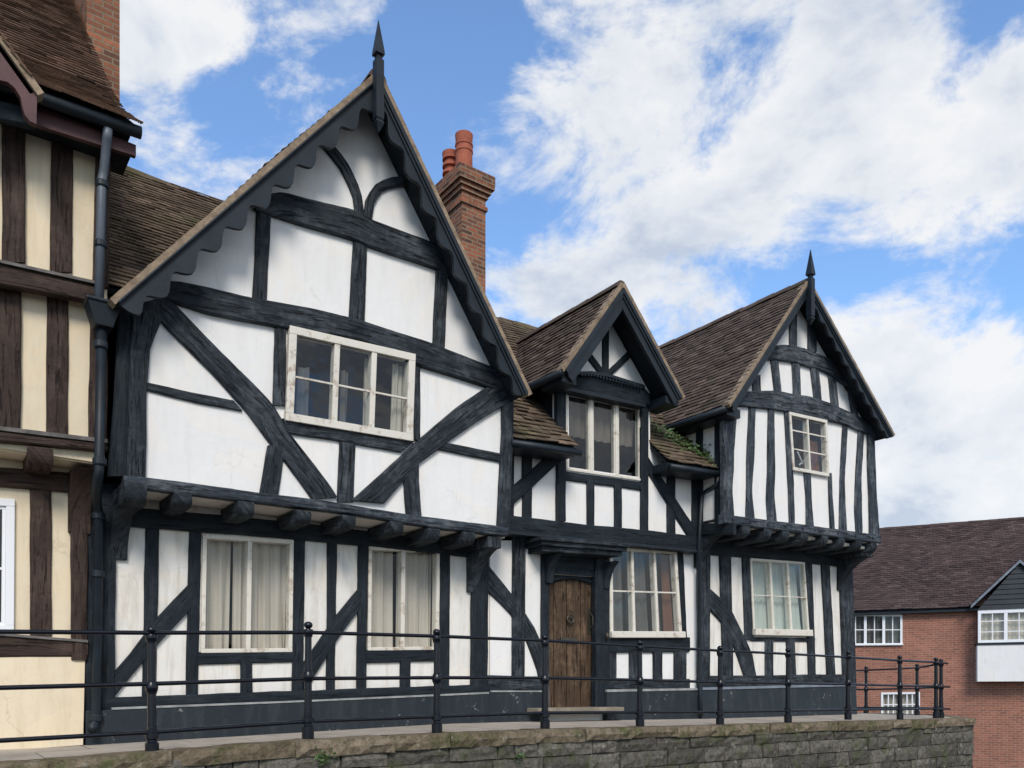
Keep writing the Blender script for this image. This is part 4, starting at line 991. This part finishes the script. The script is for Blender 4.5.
# front gable at the left with its curved maroon board
gp = Pl(8.02)
vg = [gp.pt(38, 95), gp.pt(0, 42)]; dv_ = (vg[1] - vg[0]); vtop = vg[0] + dv_ * 3.6
mb = MB(); a = vg[0]; b = vtop
nn = Vector((dv_.z, 0, -dv_.x)).normalized()
if nn.z < 0: nn = -nn
mb.hexa([a, b, b + nn * .06, a + nn * .06] + [v + Vector((0, .12, 0)) for v in (a, b, b + nn * .06, a + nn * .06)]); gv = mb.build('verge', 'verge_mortar', H0)
mb = MB(); outl = [(37, 97), (36.5, 124), (30, 121), (25, 115), (22.5, 107), (20.5, 97), (15, 88), (8, 82), (0, 80), (-12, 84), (-40, 20), (-40, -14), (0, 45)]
q = [gp.pt(x, y, -.03) for x, y in outl]; mb.prism(q, (0, .06, 0)); mb.loose('bargeboard', 'maroon_paint', H0)
# gable slopes behind that verge
mb = MB(); apx = vtop; Lx = 2 * apx.x - a.x
tiles(mb, (a.x, 8.0, a.z + .05), (a.x, 11.6, a.z + .05), (apx.x, 8.0, apx.z + .05), (apx.x, 11.6, apx.z + .05), gauge=.095, keep=lambda p: p.z > EZ + (p.y - 8.12) * .85)
tiles(mb, (Lx, 11.6, a.z + .05), (Lx, 8.0, a.z + .05), (apx.x, 11.6, apx.z + .05), (apx.x, 8.0, apx.z + .05), gauge=.098, keep=lambda p: p.z > EZ + (p.y - 8.12) * .85)
go_ = mb.build('gable_roof', 'left_tiles', H0); ridge(go_, (apx.x, 8.0, apx.z + .07), (apx.x, 11.6, apx.z + .07), 'left_tiles')
deck(go_, [[(a.x, 8.05, a.z + .05), (apx.x, 8.05, apx.z + .05), (apx.x, 11.5, apx.z + .05), (a.x, 11.5, a.z + .05)], [(Lx, 8.05, a.z + .05), (Lx, 11.5, a.z + .05), (apx.x, 11.5, apx.z + .05), (apx.x, 8.05, apx.z + .05)]])
mb = MB(); mb.prism([(a.x - .35, 8.45, a.z + .1), (apx.x, 8.45, apx.z - .3), (Lx, 8.45, a.z + .1)], (0, .1, 0)); mb.build('gable_wall', 'cream_plaster', H0)
strip(H0, Pl(8.27), [(-40, 94), (0, 100), (36, 108)], [(-40, 112), (0, 119), (36, 126)], 'tie_beam', mat='dark_timber')
# chimney at the end of its roof
chimney(H0, 1.79, 2.17, 11.45, 13.2, 6.5, 11.25, 'old_brick', [(.05, .07), (.02, .8), (.08, .08), (.14, .08)], [(1.98, 11.9, .15, .6, 0), (1.98, 12.6, .15, .6, 0)], label='tall brick chimney at the end of the cream house roof')
# downpipe with hopper
hp = Pl(8.42)
mb = MB(); P_ = [Pl(8.22).pt(108, 128), Pl(8.25).pt(107, 138), Pl(8.42).pt(104, 170), hp.pt(102, 180), hp.pt(99, 306)]
mb.tube(P_, .042); pipe = mb.build('downpipe', 'grey_plastic', H0, smooth=True, label='grey downpipe from the gutter to the hopper')
mb = MB(); c = hp.pt(102.5, 318); w = .14
mb.hexa([c + Vector(v) for v in ((-w * .55, -.08, -.1), (w * .55, -.08, -.1), (w, -.12, .1), (-w, -.12, .1), (-w * .55, .1, -.1), (w * .55, .1, -.1), (w, .1, .1), (-w, .1, .1))]); mb.box(c.x - w * 1.1, c.x + w * 1.1, c.y - .135, c.y + .1, c.z + .101, c.z + .13)
mb.build('hopper', 'black_paint', pipe, bevel=.008)
mb = MB(); lo = Pl(8.94)
mb.tube([hp.pt(101.5, 328), hp.pt(99, 470), hp.pt(98, 478), Pl(8.6).pt(96, 490), Pl(8.86).pt(97, 505), lo.pt(99, 515), lo.pt(96, 715), lo.pt(95, 724), Pl(8.8).pt(92, 729)], .045); lp = mb.build('downpipe', 'black_paint', H0, smooth=True, label='black downpipe below the hopper')
mb = MB()
for p in (hp.pt(100.8, 345), hp.pt(99.6, 462), lo.pt(98.7, 516), lo.pt(98, 574), lo.pt(96, 718)):
    mb.tube_prof(p - Vector((0, 0, .035)), [(.055, 0), (.062, .01), (.062, .06), (.055, .07)], 14)
for p in (hp.pt(102, 185), hp.pt(100.5, 245)): mb.tube_prof(p - Vector((0, 0, .025)), [(.05, 0), (.056, .01), (.056, .05), (.05, .06)], 14)
mb.loose('pipe_collar', 'black_paint', lp)

# =================================================================== RED BRICK HOUSE
H4 = thing('brick_house', 'red brick house with a dark plum tiled roof, beyond the end of the railing', 'house', (0, 0, 0))
ud = Vector((.485, -.875, 0)).normalized(); bm_ = (.875, .485)
O = Vector((28.4, 12.65, 0)); BD = Vector((*bm_, 0)).normalized().dot(O)
BP = Pl(BD, bm_); H4.location = (O.x, O.y, -1.4); mI = BP.m
def bp(u, z, d=0): return O + ud * u + mI * d + Vector((0, 0, z))
def bu(x, y, off=0):
    p = BP.pt(x, y, off); return (p - O).dot(ud), p.z
ue0, ze = bu(857, 611); ue1, ze1 = bu(971, 606)
B7 = [(845, 614), (902.5, 614.5), (902.5, 645), (845, 645.5)]; B8 = [(881, 692.5), (920, 692), (920, 716.5), (881, 717)]
slab([bp(-9, -2.4), bp(9, -2.4), bp(9, ze), bp(-9, ze)], [shrink(B7, BP, .03), shrink(B8, BP, .03)], mI * .2).build('wall', 'red_brick', H4)
window(H4, BP, B7, [.36, .68], [.5], fw=.07, mw=.09, bw=.03, proud=.02, mat='white_upvc', vbars=1, label='white casement window below the eaves', curtains=[(.05, .95, 'curtain_blue', .05, .95)], sill=.05, glassm='clear_glass')
window(H4, BP, B8, [.5], [.5], fw=.07, mw=.09, bw=.035, proud=.02, mat='white_upvc', vbars=2, label='white lattice window seen through the railing', curtains=[(.05, .95, 'curtain_net', .05, .95)], glassm='clear_glass')
mb = MB(); mb.hexa([bp(-9, ze - .16, -.22), bp(9, ze - .16, -.22), bp(9, ze, -.22), bp(-9, ze, -.22), bp(-9, ze - .16, 0), bp(9, ze - .16, 0), bp(9, ze, 0), bp(-9, ze, 0)]); mb.loose('fascia', 'black_paint', H4)
RD = 4.2; p = Pl(BD + RD, bm_).pt(950, 523.5); zr = p.z
mb = MB(); tiles(mb, bp(-9.3, ze - .02, -.3), bp(9.3, ze - .02, -.3), bp(-9.3, zr, RD), bp(9.3, zr, RD), gauge=.13, width=.22, sag=.05)
rb = mb.build('roof', 'plum_tiles', H4)
deck(rb, [[bp(-9.3, ze - .02, -.28), bp(9.3, ze - .02, -.28), bp(9.3, zr, RD), bp(-9.3, zr, RD)], [bp(-9.3, zr, RD), bp(9.3, zr, RD), bp(9.3, ze, RD * 2), bp(-9.3, ze, RD * 2)]])
ridge(rb, bp(-9.3, zr + .03, RD), bp(9.3, zr + .03, RD), 'plum_tiles')
mb = MB(); mb.prism([bp(-9, -2.4, .21), bp(-9, ze - .05, .21), bp(-9, zr - .15, RD), bp(-9, ze - .05, RD * 2), bp(-9, -2.4, RD * 2)], ud * .2); mb.prism([bp(9, -2.4, .21), bp(9, ze - .05, .21), bp(9, zr - .15, RD), bp(9, ze - .05, RD * 2), bp(9, -2.4, RD * 2)], ud * -.2); mb.loose('gable_wall', 'red_brick', H4)
mb = MB(); mb.hexa([bp(-8.8, -2.4, RD * 2), bp(8.8, -2.4, RD * 2), bp(8.8, ze, RD * 2), bp(-8.8, ze, RD * 2), bp(-8.8, -2.4, RD * 2 - .2), bp(8.8, -2.4, RD * 2 - .2), bp(8.8, ze, RD * 2 - .2), bp(-8.8, ze, RD * 2 - .2)]); mb.loose('back_wall', 'red_brick', H4)
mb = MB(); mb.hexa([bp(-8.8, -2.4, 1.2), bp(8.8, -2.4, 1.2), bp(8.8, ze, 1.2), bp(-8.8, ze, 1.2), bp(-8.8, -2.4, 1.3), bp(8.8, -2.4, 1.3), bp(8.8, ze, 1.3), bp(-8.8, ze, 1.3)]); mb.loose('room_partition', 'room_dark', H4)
# projecting bay with dark boarded gable
PJ = .55; BP2 = Pl(BD - PJ, bm_)
def b2(x, y):
    p = BP2.pt(x, y); return (p - O).dot(ud), p.z
u0, z0 = b2(977.5, 681.5); zw = b2(977.5, 643)[1]; zt_ = b2(977.5, 610)[1]; ua, za = b2(1019.5, 561); uw = 2 * ua - u0
B9 = [(978, 611), (1062, 608), (1062, 641), (978, 643)]
mb = MB(); mb.hexa([bp(u0, z0, -PJ), bp(uw, z0, -PJ), bp(uw, zw - .07, -PJ), bp(u0, zw - .07, -PJ), bp(u0, z0, 0), bp(uw, z0, 0), bp(uw, zw - .07, 0), bp(u0, zw - .07, 0)]); bay = mb.build('bay', 'white_plaster', H4, label='white panel below the bay window')
mb = MB(); mb.hexa([bp(u0 - .03, zw - .07, -PJ - .03), bp(uw + .03, zw - .07, -PJ - .03), bp(uw + .03, zw, -PJ - .03), bp(u0 - .03, zw, -PJ - .03), bp(u0 - .03, zw - .07, 0), bp(uw + .03, zw - .07, 0), bp(uw + .03, zw, 0), bp(u0 - .03, zw, 0)]); mb.build('bay_moulding', 'black_paint', bay)
mb = slab([bp(u0 + .02, zw, -PJ + .02), bp(uw - .02, zw, -PJ + .02), bp(uw - .02, zt_, -PJ + .02), bp(u0 + .02, zt_, -PJ + .02)], [[bp(u0 + .1, zw + .05, -PJ + .02), bp(uw - .1, zw + .05, -PJ + .02), bp(uw - .1, zt_ - .05, -PJ + .02), bp(u0 + .1, zt_ - .05, -PJ + .02)]], mI * .1); mb.build('bay_frame', 'white_upvc', bay)
window(H4, BP2, B9, [.34, .66], [.33, .66], fw=.09, mw=.10, bw=.025, proud=.02, mat='white_upvc', vbars=1, glassm='clear_glass', label='white bay window with net curtains', curtains=[(.05, .95, 'curtain_net', .05, .95)])
mb = MB(); nb = 9; HH = za - .08 - zt_
for k in range(nb):
    f0, f1 = k / nb, (k + 1.12) / nb; f1 = min(f1, .995); za0, za1 = zt_ + HH * f0, zt_ + HH * f1
    L0, L1 = u0 + (ua - u0) * f0, u0 + (ua - u0) * f1; R0_, R1_ = uw + (ua - uw) * f0, uw + (ua - uw) * f1
    q = [bp(L0, za0, -PJ - .03), bp(R0_, za0, -PJ - .03), bp(R1_, za1, -PJ), bp(L1, za1, -PJ)]; mb.hexa(q + [v + mI * .06 for v in q])
mb.build('gable_boarding', 'black_paint', H4)
fu0 = b2(970.5, 605)
uL, uR = fu0[0], 2 * ua - fu0[0]; zf = fu0[1]
mb = MB(); o_ = -PJ - .12
tiles(mb, bp(uL, zf, 3.2), bp(uL, zf, o_), bp(ua, za + .05, 3.2), bp(ua, za + .05, o_), gauge=.13, width=.22); tiles(mb, bp(uR, zf, o_), bp(uR, zf, 3.2), bp(ua, za + .05, o_), bp(ua, za + .05, 3.2), gauge=.13, width=.22)
gr4 = mb.build('bay_roof', 'plum_tiles', H4)
deck(gr4, [[bp(uL, zf, o_ + .02), bp(ua, za + .05, o_ + .02), bp(ua, za + .05, 3.0), bp(uL, zf, 3.0)], [bp(uR, zf, o_ + .02), bp(uR, zf, 3.0), bp(ua, za + .05, 3.0), bp(ua, za + .05, o_ + .02)]], mat='lead_grey')
mb = MB()
for sgn, uu in ((1, uL), (-1, uR)):
    a = bp(uu, zf - .02, o_ - .02); b = bp(ua, za + .03, o_ - .02); mb.hexa([a, b, b - Vector((0, 0, .1)), a - Vector((0, 0, .1))] + [v + mI * .05 for v in (a, b, b - Vector((0, 0, .1)), a - Vector((0, 0, .1)))])
mb.loose('bargeboard', 'lead_grey', H4)

# =================================================================== RETAINING WALL, PAVEMENT, GROUND
RW = thing('retaining_wall', 'mossy old stone retaining wall with coping below the black railing', 'stone wall', (5, 7.3, 0))
Xp = lambda x: Pl(7.36).pt(x, 700).x
path = [Vector((-5, 7.24, 0)), Vector((15.85, 7.16, 0)), Vector((17.6, 8.6, 0)), Vector((17.7, 13, 0))]
ZB = [(-6, 1.00), (Xp(0), 1.03), (Xp(152), 1.075), (Xp(308), 1.135), (Xp(437), 1.155), (Xp(545), 1.165), (Xp(640), 1.15), (Xp(720), 1.135), (Xp(788), 1.13), (Xp(848), 1.12), (Xp(936), 1.10), (30, 1.08)]
def zb(X):
    for (a, za_), (b, zb_) in zip(ZB, ZB[1:]):
        if X <= b: return za_ + (zb_ - za_) * (X - a) / (b - a)
    return ZB[-1][1]
def along(s_):
    for i in range(3):
        L = (path[i + 1] - path[i]).length
        if s_ <= L or i == 2:
            d = (path[i + 1] - path[i]).normalized(); return path[i] + d * s_, d
        s_ -= L
PLEN = sum((path[i + 1] - path[i]).length for i in range(3)); corners = [(path[1] - path[0]).length, (path[1] - path[0]).length + (path[2] - path[1]).length]
def stone(mb, s0, s1, z0, z1, dout, din, tone, rnd=.03, dz=0):
    a, d0 = along(s0 + .001); b, d1 = along(s1 - .001); d = (b - a).normalized(); inn = Vector((-d.y, d.x, 0))
    nx, nz = max(2, int((s1 - s0) / .12)), 2; grid = []
    sd = random.uniform(0, 99)
    for j in range(nz + 1):
        for i in range(nx + 1):
            e = .018 if (i in (0, nx) or j in (0, nz)) else 0
            p = a.lerp(b, i / nx) + Vector((0, 0, z0 + (z1 - z0) * j / nz + dz * i / nx)) + inn * (-dout + e + noise.noise((i * .9 + sd, j * .8, sd)) * rnd)
            if i in (0, nx): p += d * noise.noise((j, sd, 3)) * .01
            if j in (0, nz): p.z += noise.noise((i * .7, sd, 5)) * .012
            grid.append(p)
    k = nx + 1; n0 = len(grid); back = [p + inn * (din + dout) for p in grid]
    f = []
    for j in range(nz):
        for i in range(nx): f.append((j * k + i, j * k + i + 1, (j + 1) * k + i + 1, (j + 1) * k + i))
    for i in range(nx):
        f.append((nz * k + i, nz * k + i + 1, n0 + nz * k + i + 1, n0 + nz * k + i)); f.append((i + 1, i, n0 + i, n0 + i + 1))
    for j in range(nz):
        f.append(((j + 1) * k, j * k, n0 + j * k, n0 + (j + 1) * k)); f.append((j * k + nx, (j + 1) * k + nx, n0 + (j + 1) * k + nx, n0 + j * k + nx))
    mb.add(grid + back, f, tone=tone)
mb = MB(); z = 1.03; 
for h in (.17, .2, .22, .2, .2, .22, .24, .3):
    s0 = random.uniform(-.3, 0)
    while s0 < PLEN:
        w = random.uniform(.22, .85); s1 = s0 + w
        for c in corners:
            if s0 < c < s1 + .12: s1 = c
        aa, bb = max(0, s0), min(PLEN, s1)
        if bb - aa > .05: stone(mb, aa + .007, bb - .007, z - h + .007, z - .007, random.uniform(-.012, .022), .25, random.uniform(.02, .98))
        s0 = s1
    z -= h
mb.build('stone_courses', 'wall_stone', RW)
mb = MB(); pts = []
for i in range(3):
    d = (path[i + 1] - path[i]).normalized(); inn = Vector((-d.y, d.x, 0)); a = path[i] + inn * .03; b = path[i + 1] + inn * .03
    if i < 2: b -= d * .01
    mb.hexa([a + Vector((0, 0, -1)), b + Vector((0, 0, -1)), b + Vector((0, 0, .91)), a + Vector((0, 0, .91)), a + inn * .3 + Vector((0, 0, -1)), b + inn * .3 + Vector((0, 0, -1)), b + inn * .3 + Vector((0, 0, .905)), a + inn * .3 + Vector((0, 0, .905))], tone=.02)
mb.build('mortar_core', 'wall_stone', RW)
mb = MB(); s0 = 0
while s0 < PLEN:
    s1 = s0 + random.uniform(.6, 1.15)
    for c in corners:
        if s0 < c < s1 + .2: s1 = c
    za_, zb2 = zb(along(s0)[0].x + .35), zb(along(min(s1, PLEN))[0].x + .35); tk = random.uniform(.115, .15)
    stone(mb, s0 + .003, min(s1, PLEN) - .003, za_ - tk, za_ + .004, .05 + random.uniform(-.02, .012), .26, random.uniform(.05, .95), rnd=.035, dz=zb2 - za_ + random.uniform(-.003, .003))
    s0 = s1
mb.build('coping', 'coping_stone', RW)
# weeds rooted in the wall
def weed(x, y, n, r, label):
    c = Pl(7.16).pt(x, y); w = thing('weed', label, 'weed', c, 'weeds in the retaining wall')
    mb = MB()
    for k in range(n):
        p = c + Vector((random.gauss(0, r), -abs(random.gauss(.02, .02)), random.gauss(0, r * .7)))
        a = Vector((random.gauss(0, 1), random.gauss(0, .6), random.gauss(0, 1))).normalized(); b = a.orthogonal().normalized(); q = random.uniform(.012, .028)
        mb.add([p - a * q, p + b * q * .5, p + a * q, p - b * q * .5], [(0, 1, 2, 3)], tone=random.uniform(.1, .95))
    mb.build('leaves', 'leaf_green', w)
weed(323, 758, 90, .055, 'wider tuft of green leaves in the stone wall, below the second railing post in view')
weed(518, 755, 50, .035, 'small green tuft in the stone wall below the oak door')
# pavement on top of the wall
mb = MB(); NX = 60
fz = lambda X: 1.055 + .125 * max(0, min(1, (X - 1) / 4.5)) - .035 * max(0, min(1, (X - 6.5) / 4))
rows = []
for i in range(NX + 1):
    X = -5 + 20.6 * i / NX
    for Y, zz in ((7.46, zb(X)), (7.6, zb(X) + .002), (8.3, (zb(X) + fz(X)) / 2), (8.95, fz(X)), (9.2, fz(X))): rows.append((X, Y, zz))
f = []
for i in range(NX):
    for j in range(4): f.append((i * 5 + j, i * 5 + 5 + j, i * 5 + 6 + j, i * 5 + 1 + j))
mb.add(rows, f); mb.prism([(15.595, 7.46, 1.10), (15.75, 7.46, 1.10), (17.3, 8.75, 1.09), (17.4, 13, 1.09), (15.595, 13, 1.10)], (0, 0, -.02)); 
mb.prism([(-5, 9.2, .98), (15.4, 9.2, .98), (15.4, 14, .98), (-5, 14, .98)], (0, 0, -.02))
structure(mb.build('pavement', 'pavement', smooth=True))
mb = MB(); a = Pl(8.6).pt(565, 719); b = Pl(8.6).pt(637, 719); mb.box(a.x, b.x, 8.45, 8.74, 1.05, 1.14); tag(mb.build('step_slab', 'step_stone', bevel=.015), 'worn pale stone slab on the pavement in front of the oak door', 'step')
# ground sheet to the horizon, falling away beyond the wall
mb = MB(); n = 90; xs_ = [-600 + 1200 * ((i / n - .5) * 2) ** 3 * .5 + 600 for i in range(n + 1)]
gx = [2.0 + 900 * math.copysign(abs(2 * i / n - 1) ** 2.6, 2 * i / n - 1) for i in range(n + 1)]
def gz(X, Y):
    f = max(0, min(1, (X + .3 * max(0, Y - 8) - 9) / 14)); f = f * f * (3 - 2 * f); return -1.5 * f
pts = [(x, y, gz(x, y)) for x in gx for y in gx]
mb.add(pts, [(i * (n + 1) + j, (i + 1) * (n + 1) + j, (i + 1) * (n + 1) + j + 1, i * (n + 1) + j + 1) for i in range(n) for j in range(n)])
structure(mb.build('ground', 'asphalt', smooth=True))

# =================================================================== RAILINGS
def post_profile():
    H = 1.10
    return [(.056, 0), (.056, .115), (.050, .12), (.042, .13), (.042, .145), (.054, .155), (.054, .205), (.042, .215), (.042, .23), (.037, .235), (.034, .53), (.042, .535), (.042, .548), (.048, .556), (.053, .585), (.048, .614), (.042, .622), (.042, .635), (.033, .64),
            (.031, .955), (.040, .96), (.040, .975), (.046, .985), (.048, 1.015), (.044, 1.028), (.024, 1.034), (.020, 1.040), (.030, 1.046), (.039, 1.058), (.041, 1.07), (.036, 1.087), (.021, 1.099), (.004, 1.104)]
RH = (.18, .585, 1.015)
def rail_bar(parent, pts, r=.019):
    mb = MB(); mb.tube(pts, r, 10); return mb.build('rail', 'iron_black', parent, smooth=True)
rg = thing('railing', 'black iron railing with ball-topped posts along the edge of the stone wall', 'railing', (5, 7.4, 1.06))
RY = Pl(7.36)
pxs = [152, 308, 437, 545, 640, 720, 788, 848, 900, 936]
Xs = [RY.pt(x, 700).x for x in pxs]; st = (Xs[3] - Xs[0]) / 3
allX = [Xs[0] - st * 2, Xs[0] - st] + Xs
first = None
for X in allX:
    if first is None:
        mb = MB(); mb.tube_prof((X, 7.36, zb(X)), post_profile(), 20); first = mb.build('post', 'iron_black', rg, smooth=True); x00 = X; z00 = zb(X)
        first.data.set_sharp_from_angle(angle=R(38))
    else:
        o = first.copy(); COL.objects.link(o); o.parent = rg; o.location = (X - x00, 0, zb(X) - z00); o.rotation_euler = (random.uniform(-.006, .006), random.uniform(-.006, .006), 0)
for h in RH:
    e = Xs[-1] + .42 if h > .9 else Xs[-1] + .5
    rail_bar(rg, [(allX[0] - 1, 7.36, zb(allX[0]) + h - .01)] + [(X, 7.36, zb(X) + h + random.uniform(-.004, .004)) for X in allX] + [(e, 7.36, zb(e) + h - .01)])
# second railing, returning round the corner
def cam_at(px, Z):
    r = (px - CX) / F * Z; return Vector((CT * r + ST * Z, -ST * r + CT * Z, 0))
bk = [cam_at(941, 15.1), cam_at(917, 17.2), cam_at(866, 18.3)]; bk.append(bk[-1] + (bk[-1] - bk[-2]))
rg2 = thing('railing', 'shorter black iron railing returning behind the right-hand end of the long railing', 'railing', (bk[1].x, bk[1].y, 1.06))
first2 = None
for k, p in enumerate(bk):
    o = first.copy(); COL.objects.link(o); o.parent = rg2
    loc = Vector((p.x, p.y, 1.09 - .02 * k)) - Vector((x00, 7.36, z00))
    # mesh data is local to the first railing's origin
    o.location = loc + (Vector((5, 7.4, 1.06)) - Vector(rg2.location))
for h in RH: rail_bar(rg2, [(p.x, p.y, 1.09 - .02 * k + h) for k, p in enumerate(bk)])

# =================================================================== SKY, SUN, CAMERA
SUN_EL, SUN_AZ = R(40), R(208)     # azimuth measured clockwise from +Y
w = bpy.data.worlds.new('World'); S.world = w; w.use_nodes = True; nt = w.node_tree; nt.nodes.clear()
out = nt.nodes.new('ShaderNodeOutputWorld'); bg = nt.nodes.new('ShaderNodeBackground'); bg2 = nt.nodes.new('ShaderNodeBackground'); mxs = nt.nodes.new('ShaderNodeMixShader')
sky = nt.nodes.new('ShaderNodeTexSky'); sky.sky_type = 'NISHITA'; sky.sun_disc = False; sky.sun_elevation = SUN_EL; sky.sun_rotation = SUN_AZ
sky.air_density = 1.2; sky.dust_density = 0; sky.ozone_density = 6.0
nt.links.new(sky.outputs[0], bg.inputs[0]); bg.inputs[1].default_value = .15
tc = nt.nodes.new('ShaderNodeTexCoord'); DIR = tc.outputs['Generated']
def math_(op, a, b=None, c=None, clamp=False):
    m = nt.nodes.new('ShaderNodeMath'); m.operation = op; m.use_clamp = clamp
    for i, v in enumerate((a, b, c)):
        if v is None: continue
        if isinstance(v, (int, float)): m.inputs[i].default_value = v
        else: nt.links.new(v, m.inputs[i])
    return m.outputs[0]
def skydir(x, y): 
    a = (x - CX) / F; b = (HY - y) / F; return Vector((CT * a + ST, -ST * a + CT, b)).normalized()
# cloud banks: (px x, px y, radius in degrees, weight)
blobs = [(130, 60, 9, .40), (60, 150, 8, .35), (185, 30, 7, .30), (150, 190, 4, .2), (290, 30, 6, .42), (340, 15, 4, .2), (410, 10, 5, .25), (210, 150, 4, -.45), (250, 110, 5, -.55), (340, 70, 4, -.3), (430, 60, 4, -.5), (490, 130, 4.5, .26), (520, 170, 3, .15), (580, 40, 5.5, .40), (670, 60, 8, .5),
         (760, 60, 8, .5), (860, 40, 8, .55), (960, 90, 8, .5), (700, 190, 5, .45), (640, 240, 5, .45), (780, 180, 6, .35), (900, 200, 5, .40), (1010, 190, 4, .3), (575, 150, 4, -.3), (560, 205, 4, -.4), (545, 300, 4.5, .45), (590, 300, 4, .4), (500, 300, 3, .2), (560, 250, 3, -.25), (800, 300, 4, -.3), (850, 285, 3.5, -.45),
         (940, 270, 4, -.4), (700, 280, 3.5, -.2), (690, 325, 3, .35), (880, 340, 4, .4), (960, 350, 6, .5), (1000, 420, 7, .55), (920, 440, 6, .5), (930, 510, 6, .45), (1010, 120, 3, -.2), (480, 240, 4, -.4)]
blobs += [(990, 500, 7, 1.0), (900, 515, 5, .7), (240, 60, 5, .35), (700, 300, 4, .3), (1000, 25, 3, -.3), (640, 130, 2.5, -.25), (470, 60, 4, -.3), (900, 245, 3, -.3), (830, 270, 3, -.3), (1000, 285, 3, -.2), (720, 120, 2.5, -.15), (640, 20, 3, -.2)]
acc = None
for (x, y, rad, wt) in blobs:
    v = skydir(x, y); dn = nt.nodes.new('ShaderNodeVectorMath'); dn.operation = 'DOT_PRODUCT'; nt.links.new(DIR, dn.inputs[0]); dn.inputs[1].default_value = v
    k = 1 / (1 - math.cos(R(rad)))
    e = math_('EXPONENT', math_('MULTIPLY_ADD', dn.outputs['Value'], k, -k))
    acc = math_('MULTIPLY', e, wt) if acc is None else math_('MULTIPLY_ADD', e, wt, acc)
mp = nt.nodes.new('ShaderNodeMapping'); nt.links.new(DIR, mp.inputs[0]); mp.inputs['Scale'].default_value = (1, 1, 1.7)
for (v, rad, wt) in ((Vector((.35, -.85, .40)).normalized(), 50, 1.3), (Vector((-.7, -.3, .6)).normalized(), 30, .4)):  # unseen clouds added behind the viewer to whiten pane reflections and ambient light
    dn = nt.nodes.new('ShaderNodeVectorMath'); dn.operation = 'DOT_PRODUCT'; nt.links.new(DIR, dn.inputs[0]); dn.inputs[1].default_value = v
    k = 1 / (1 - math.cos(R(rad))); acc = math_('MULTIPLY_ADD', math_('EXPONENT', math_('MULTIPLY_ADD', dn.outputs['Value'], k, -k)), wt, acc)
mpu = nt.nodes.new('ShaderNodeMapping'); nt.links.new(DIR, mpu.inputs[0]); mpu.inputs['Scale'].default_value = (1, 1, 1.7); mpu.inputs['Location'].default_value = (.012, .0, .05)
nu = noise_tex(nt, mpu.outputs[0], 5.0, 10, .62, .35)
n1 = noise_tex(nt, mp.outputs[0], 5.0, 10, .62, .35); n2 = noise_tex(nt, mp.outputs[0], 13, 8, .62, .3); n3 = noise_tex(nt, mp.outputs[0], 6.0, 8, .58, .2)
dens = math_('ADD', math_('MULTIPLY', acc, .46), math_('MULTIPLY_ADD', n1, 2.9, math_('MULTIPLY_ADD', n2, .9, -1.90)))
mask = nt.nodes.new('ShaderNodeMapRange'); mask.interpolation_type = 'SMOOTHSTEP'; mask.inputs['From Min'].default_value = .0; mask.inputs['From Max'].default_value = .50
nt.links.new(dens, mask.inputs['Value'])
relief = math_('MULTIPLY', math_('SUBTRACT', n1, nu), 1.0)
sh = math_('ADD', math_('ADD', relief, math_('MULTIPLY', dens, -.52)), math_('MULTIPLY_ADD', n3, 1.9, math_('MULTIPLY_ADD', n2, .5, -.32)))
core = ramp(nt, sh, [(.33, (.60, .67, .79)), (.60, (.86, .895, .94)), (.86, (1.0, 1.0, 1.0))])
nt.links.new(core, bg2.inputs[0]); bg2.inputs[1].default_value = .60
nt.links.new(math_('MULTIPLY_ADD', mask.outputs[0], .95, .0), mxs.inputs[0]); nt.links.new(bg.outputs[0], mxs.inputs[1]); nt.links.new(bg2.outputs[0], mxs.inputs[2]); nt.links.new(mxs.outputs[0], out.inputs[0])
sl = bpy.data.lights.new('sun', 'SUN'); sl.energy = 1.8; sl.angle = R(20); sl.color = (1.0, .925, .83)
so = bpy.data.objects.new('sun', sl); COL.objects.link(so)
sd_ = Vector((math.sin(SUN_AZ) * math.cos(SUN_EL), math.cos(SUN_AZ) * math.cos(SUN_EL), math.sin(SUN_EL)))
so.rotation_euler = (-sd_).to_track_quat('-Z', 'Y').to_euler(); so.location = (0, -10, 30)

cam = bpy.data.cameras.new('camera'); co = bpy.data.objects.new('camera', cam); COL.objects.link(co); S.camera = co
co.location = (0, 0, EYE); co.rotation_euler = (R(90), 0, -TH); cam.sensor_width = 36; cam.lens = F / 1024 * 36
cam.shift_y = (HY - 384) / 1024; cam.clip_start = .1; cam.clip_end = 3000
S.render.resolution_x = 1024; S.render.resolution_y = 768
S.view_settings.view_transform = 'Standard'; S.view_settings.look = 'None'; S.view_settings.exposure = .64; S.view_settings.gamma = 1
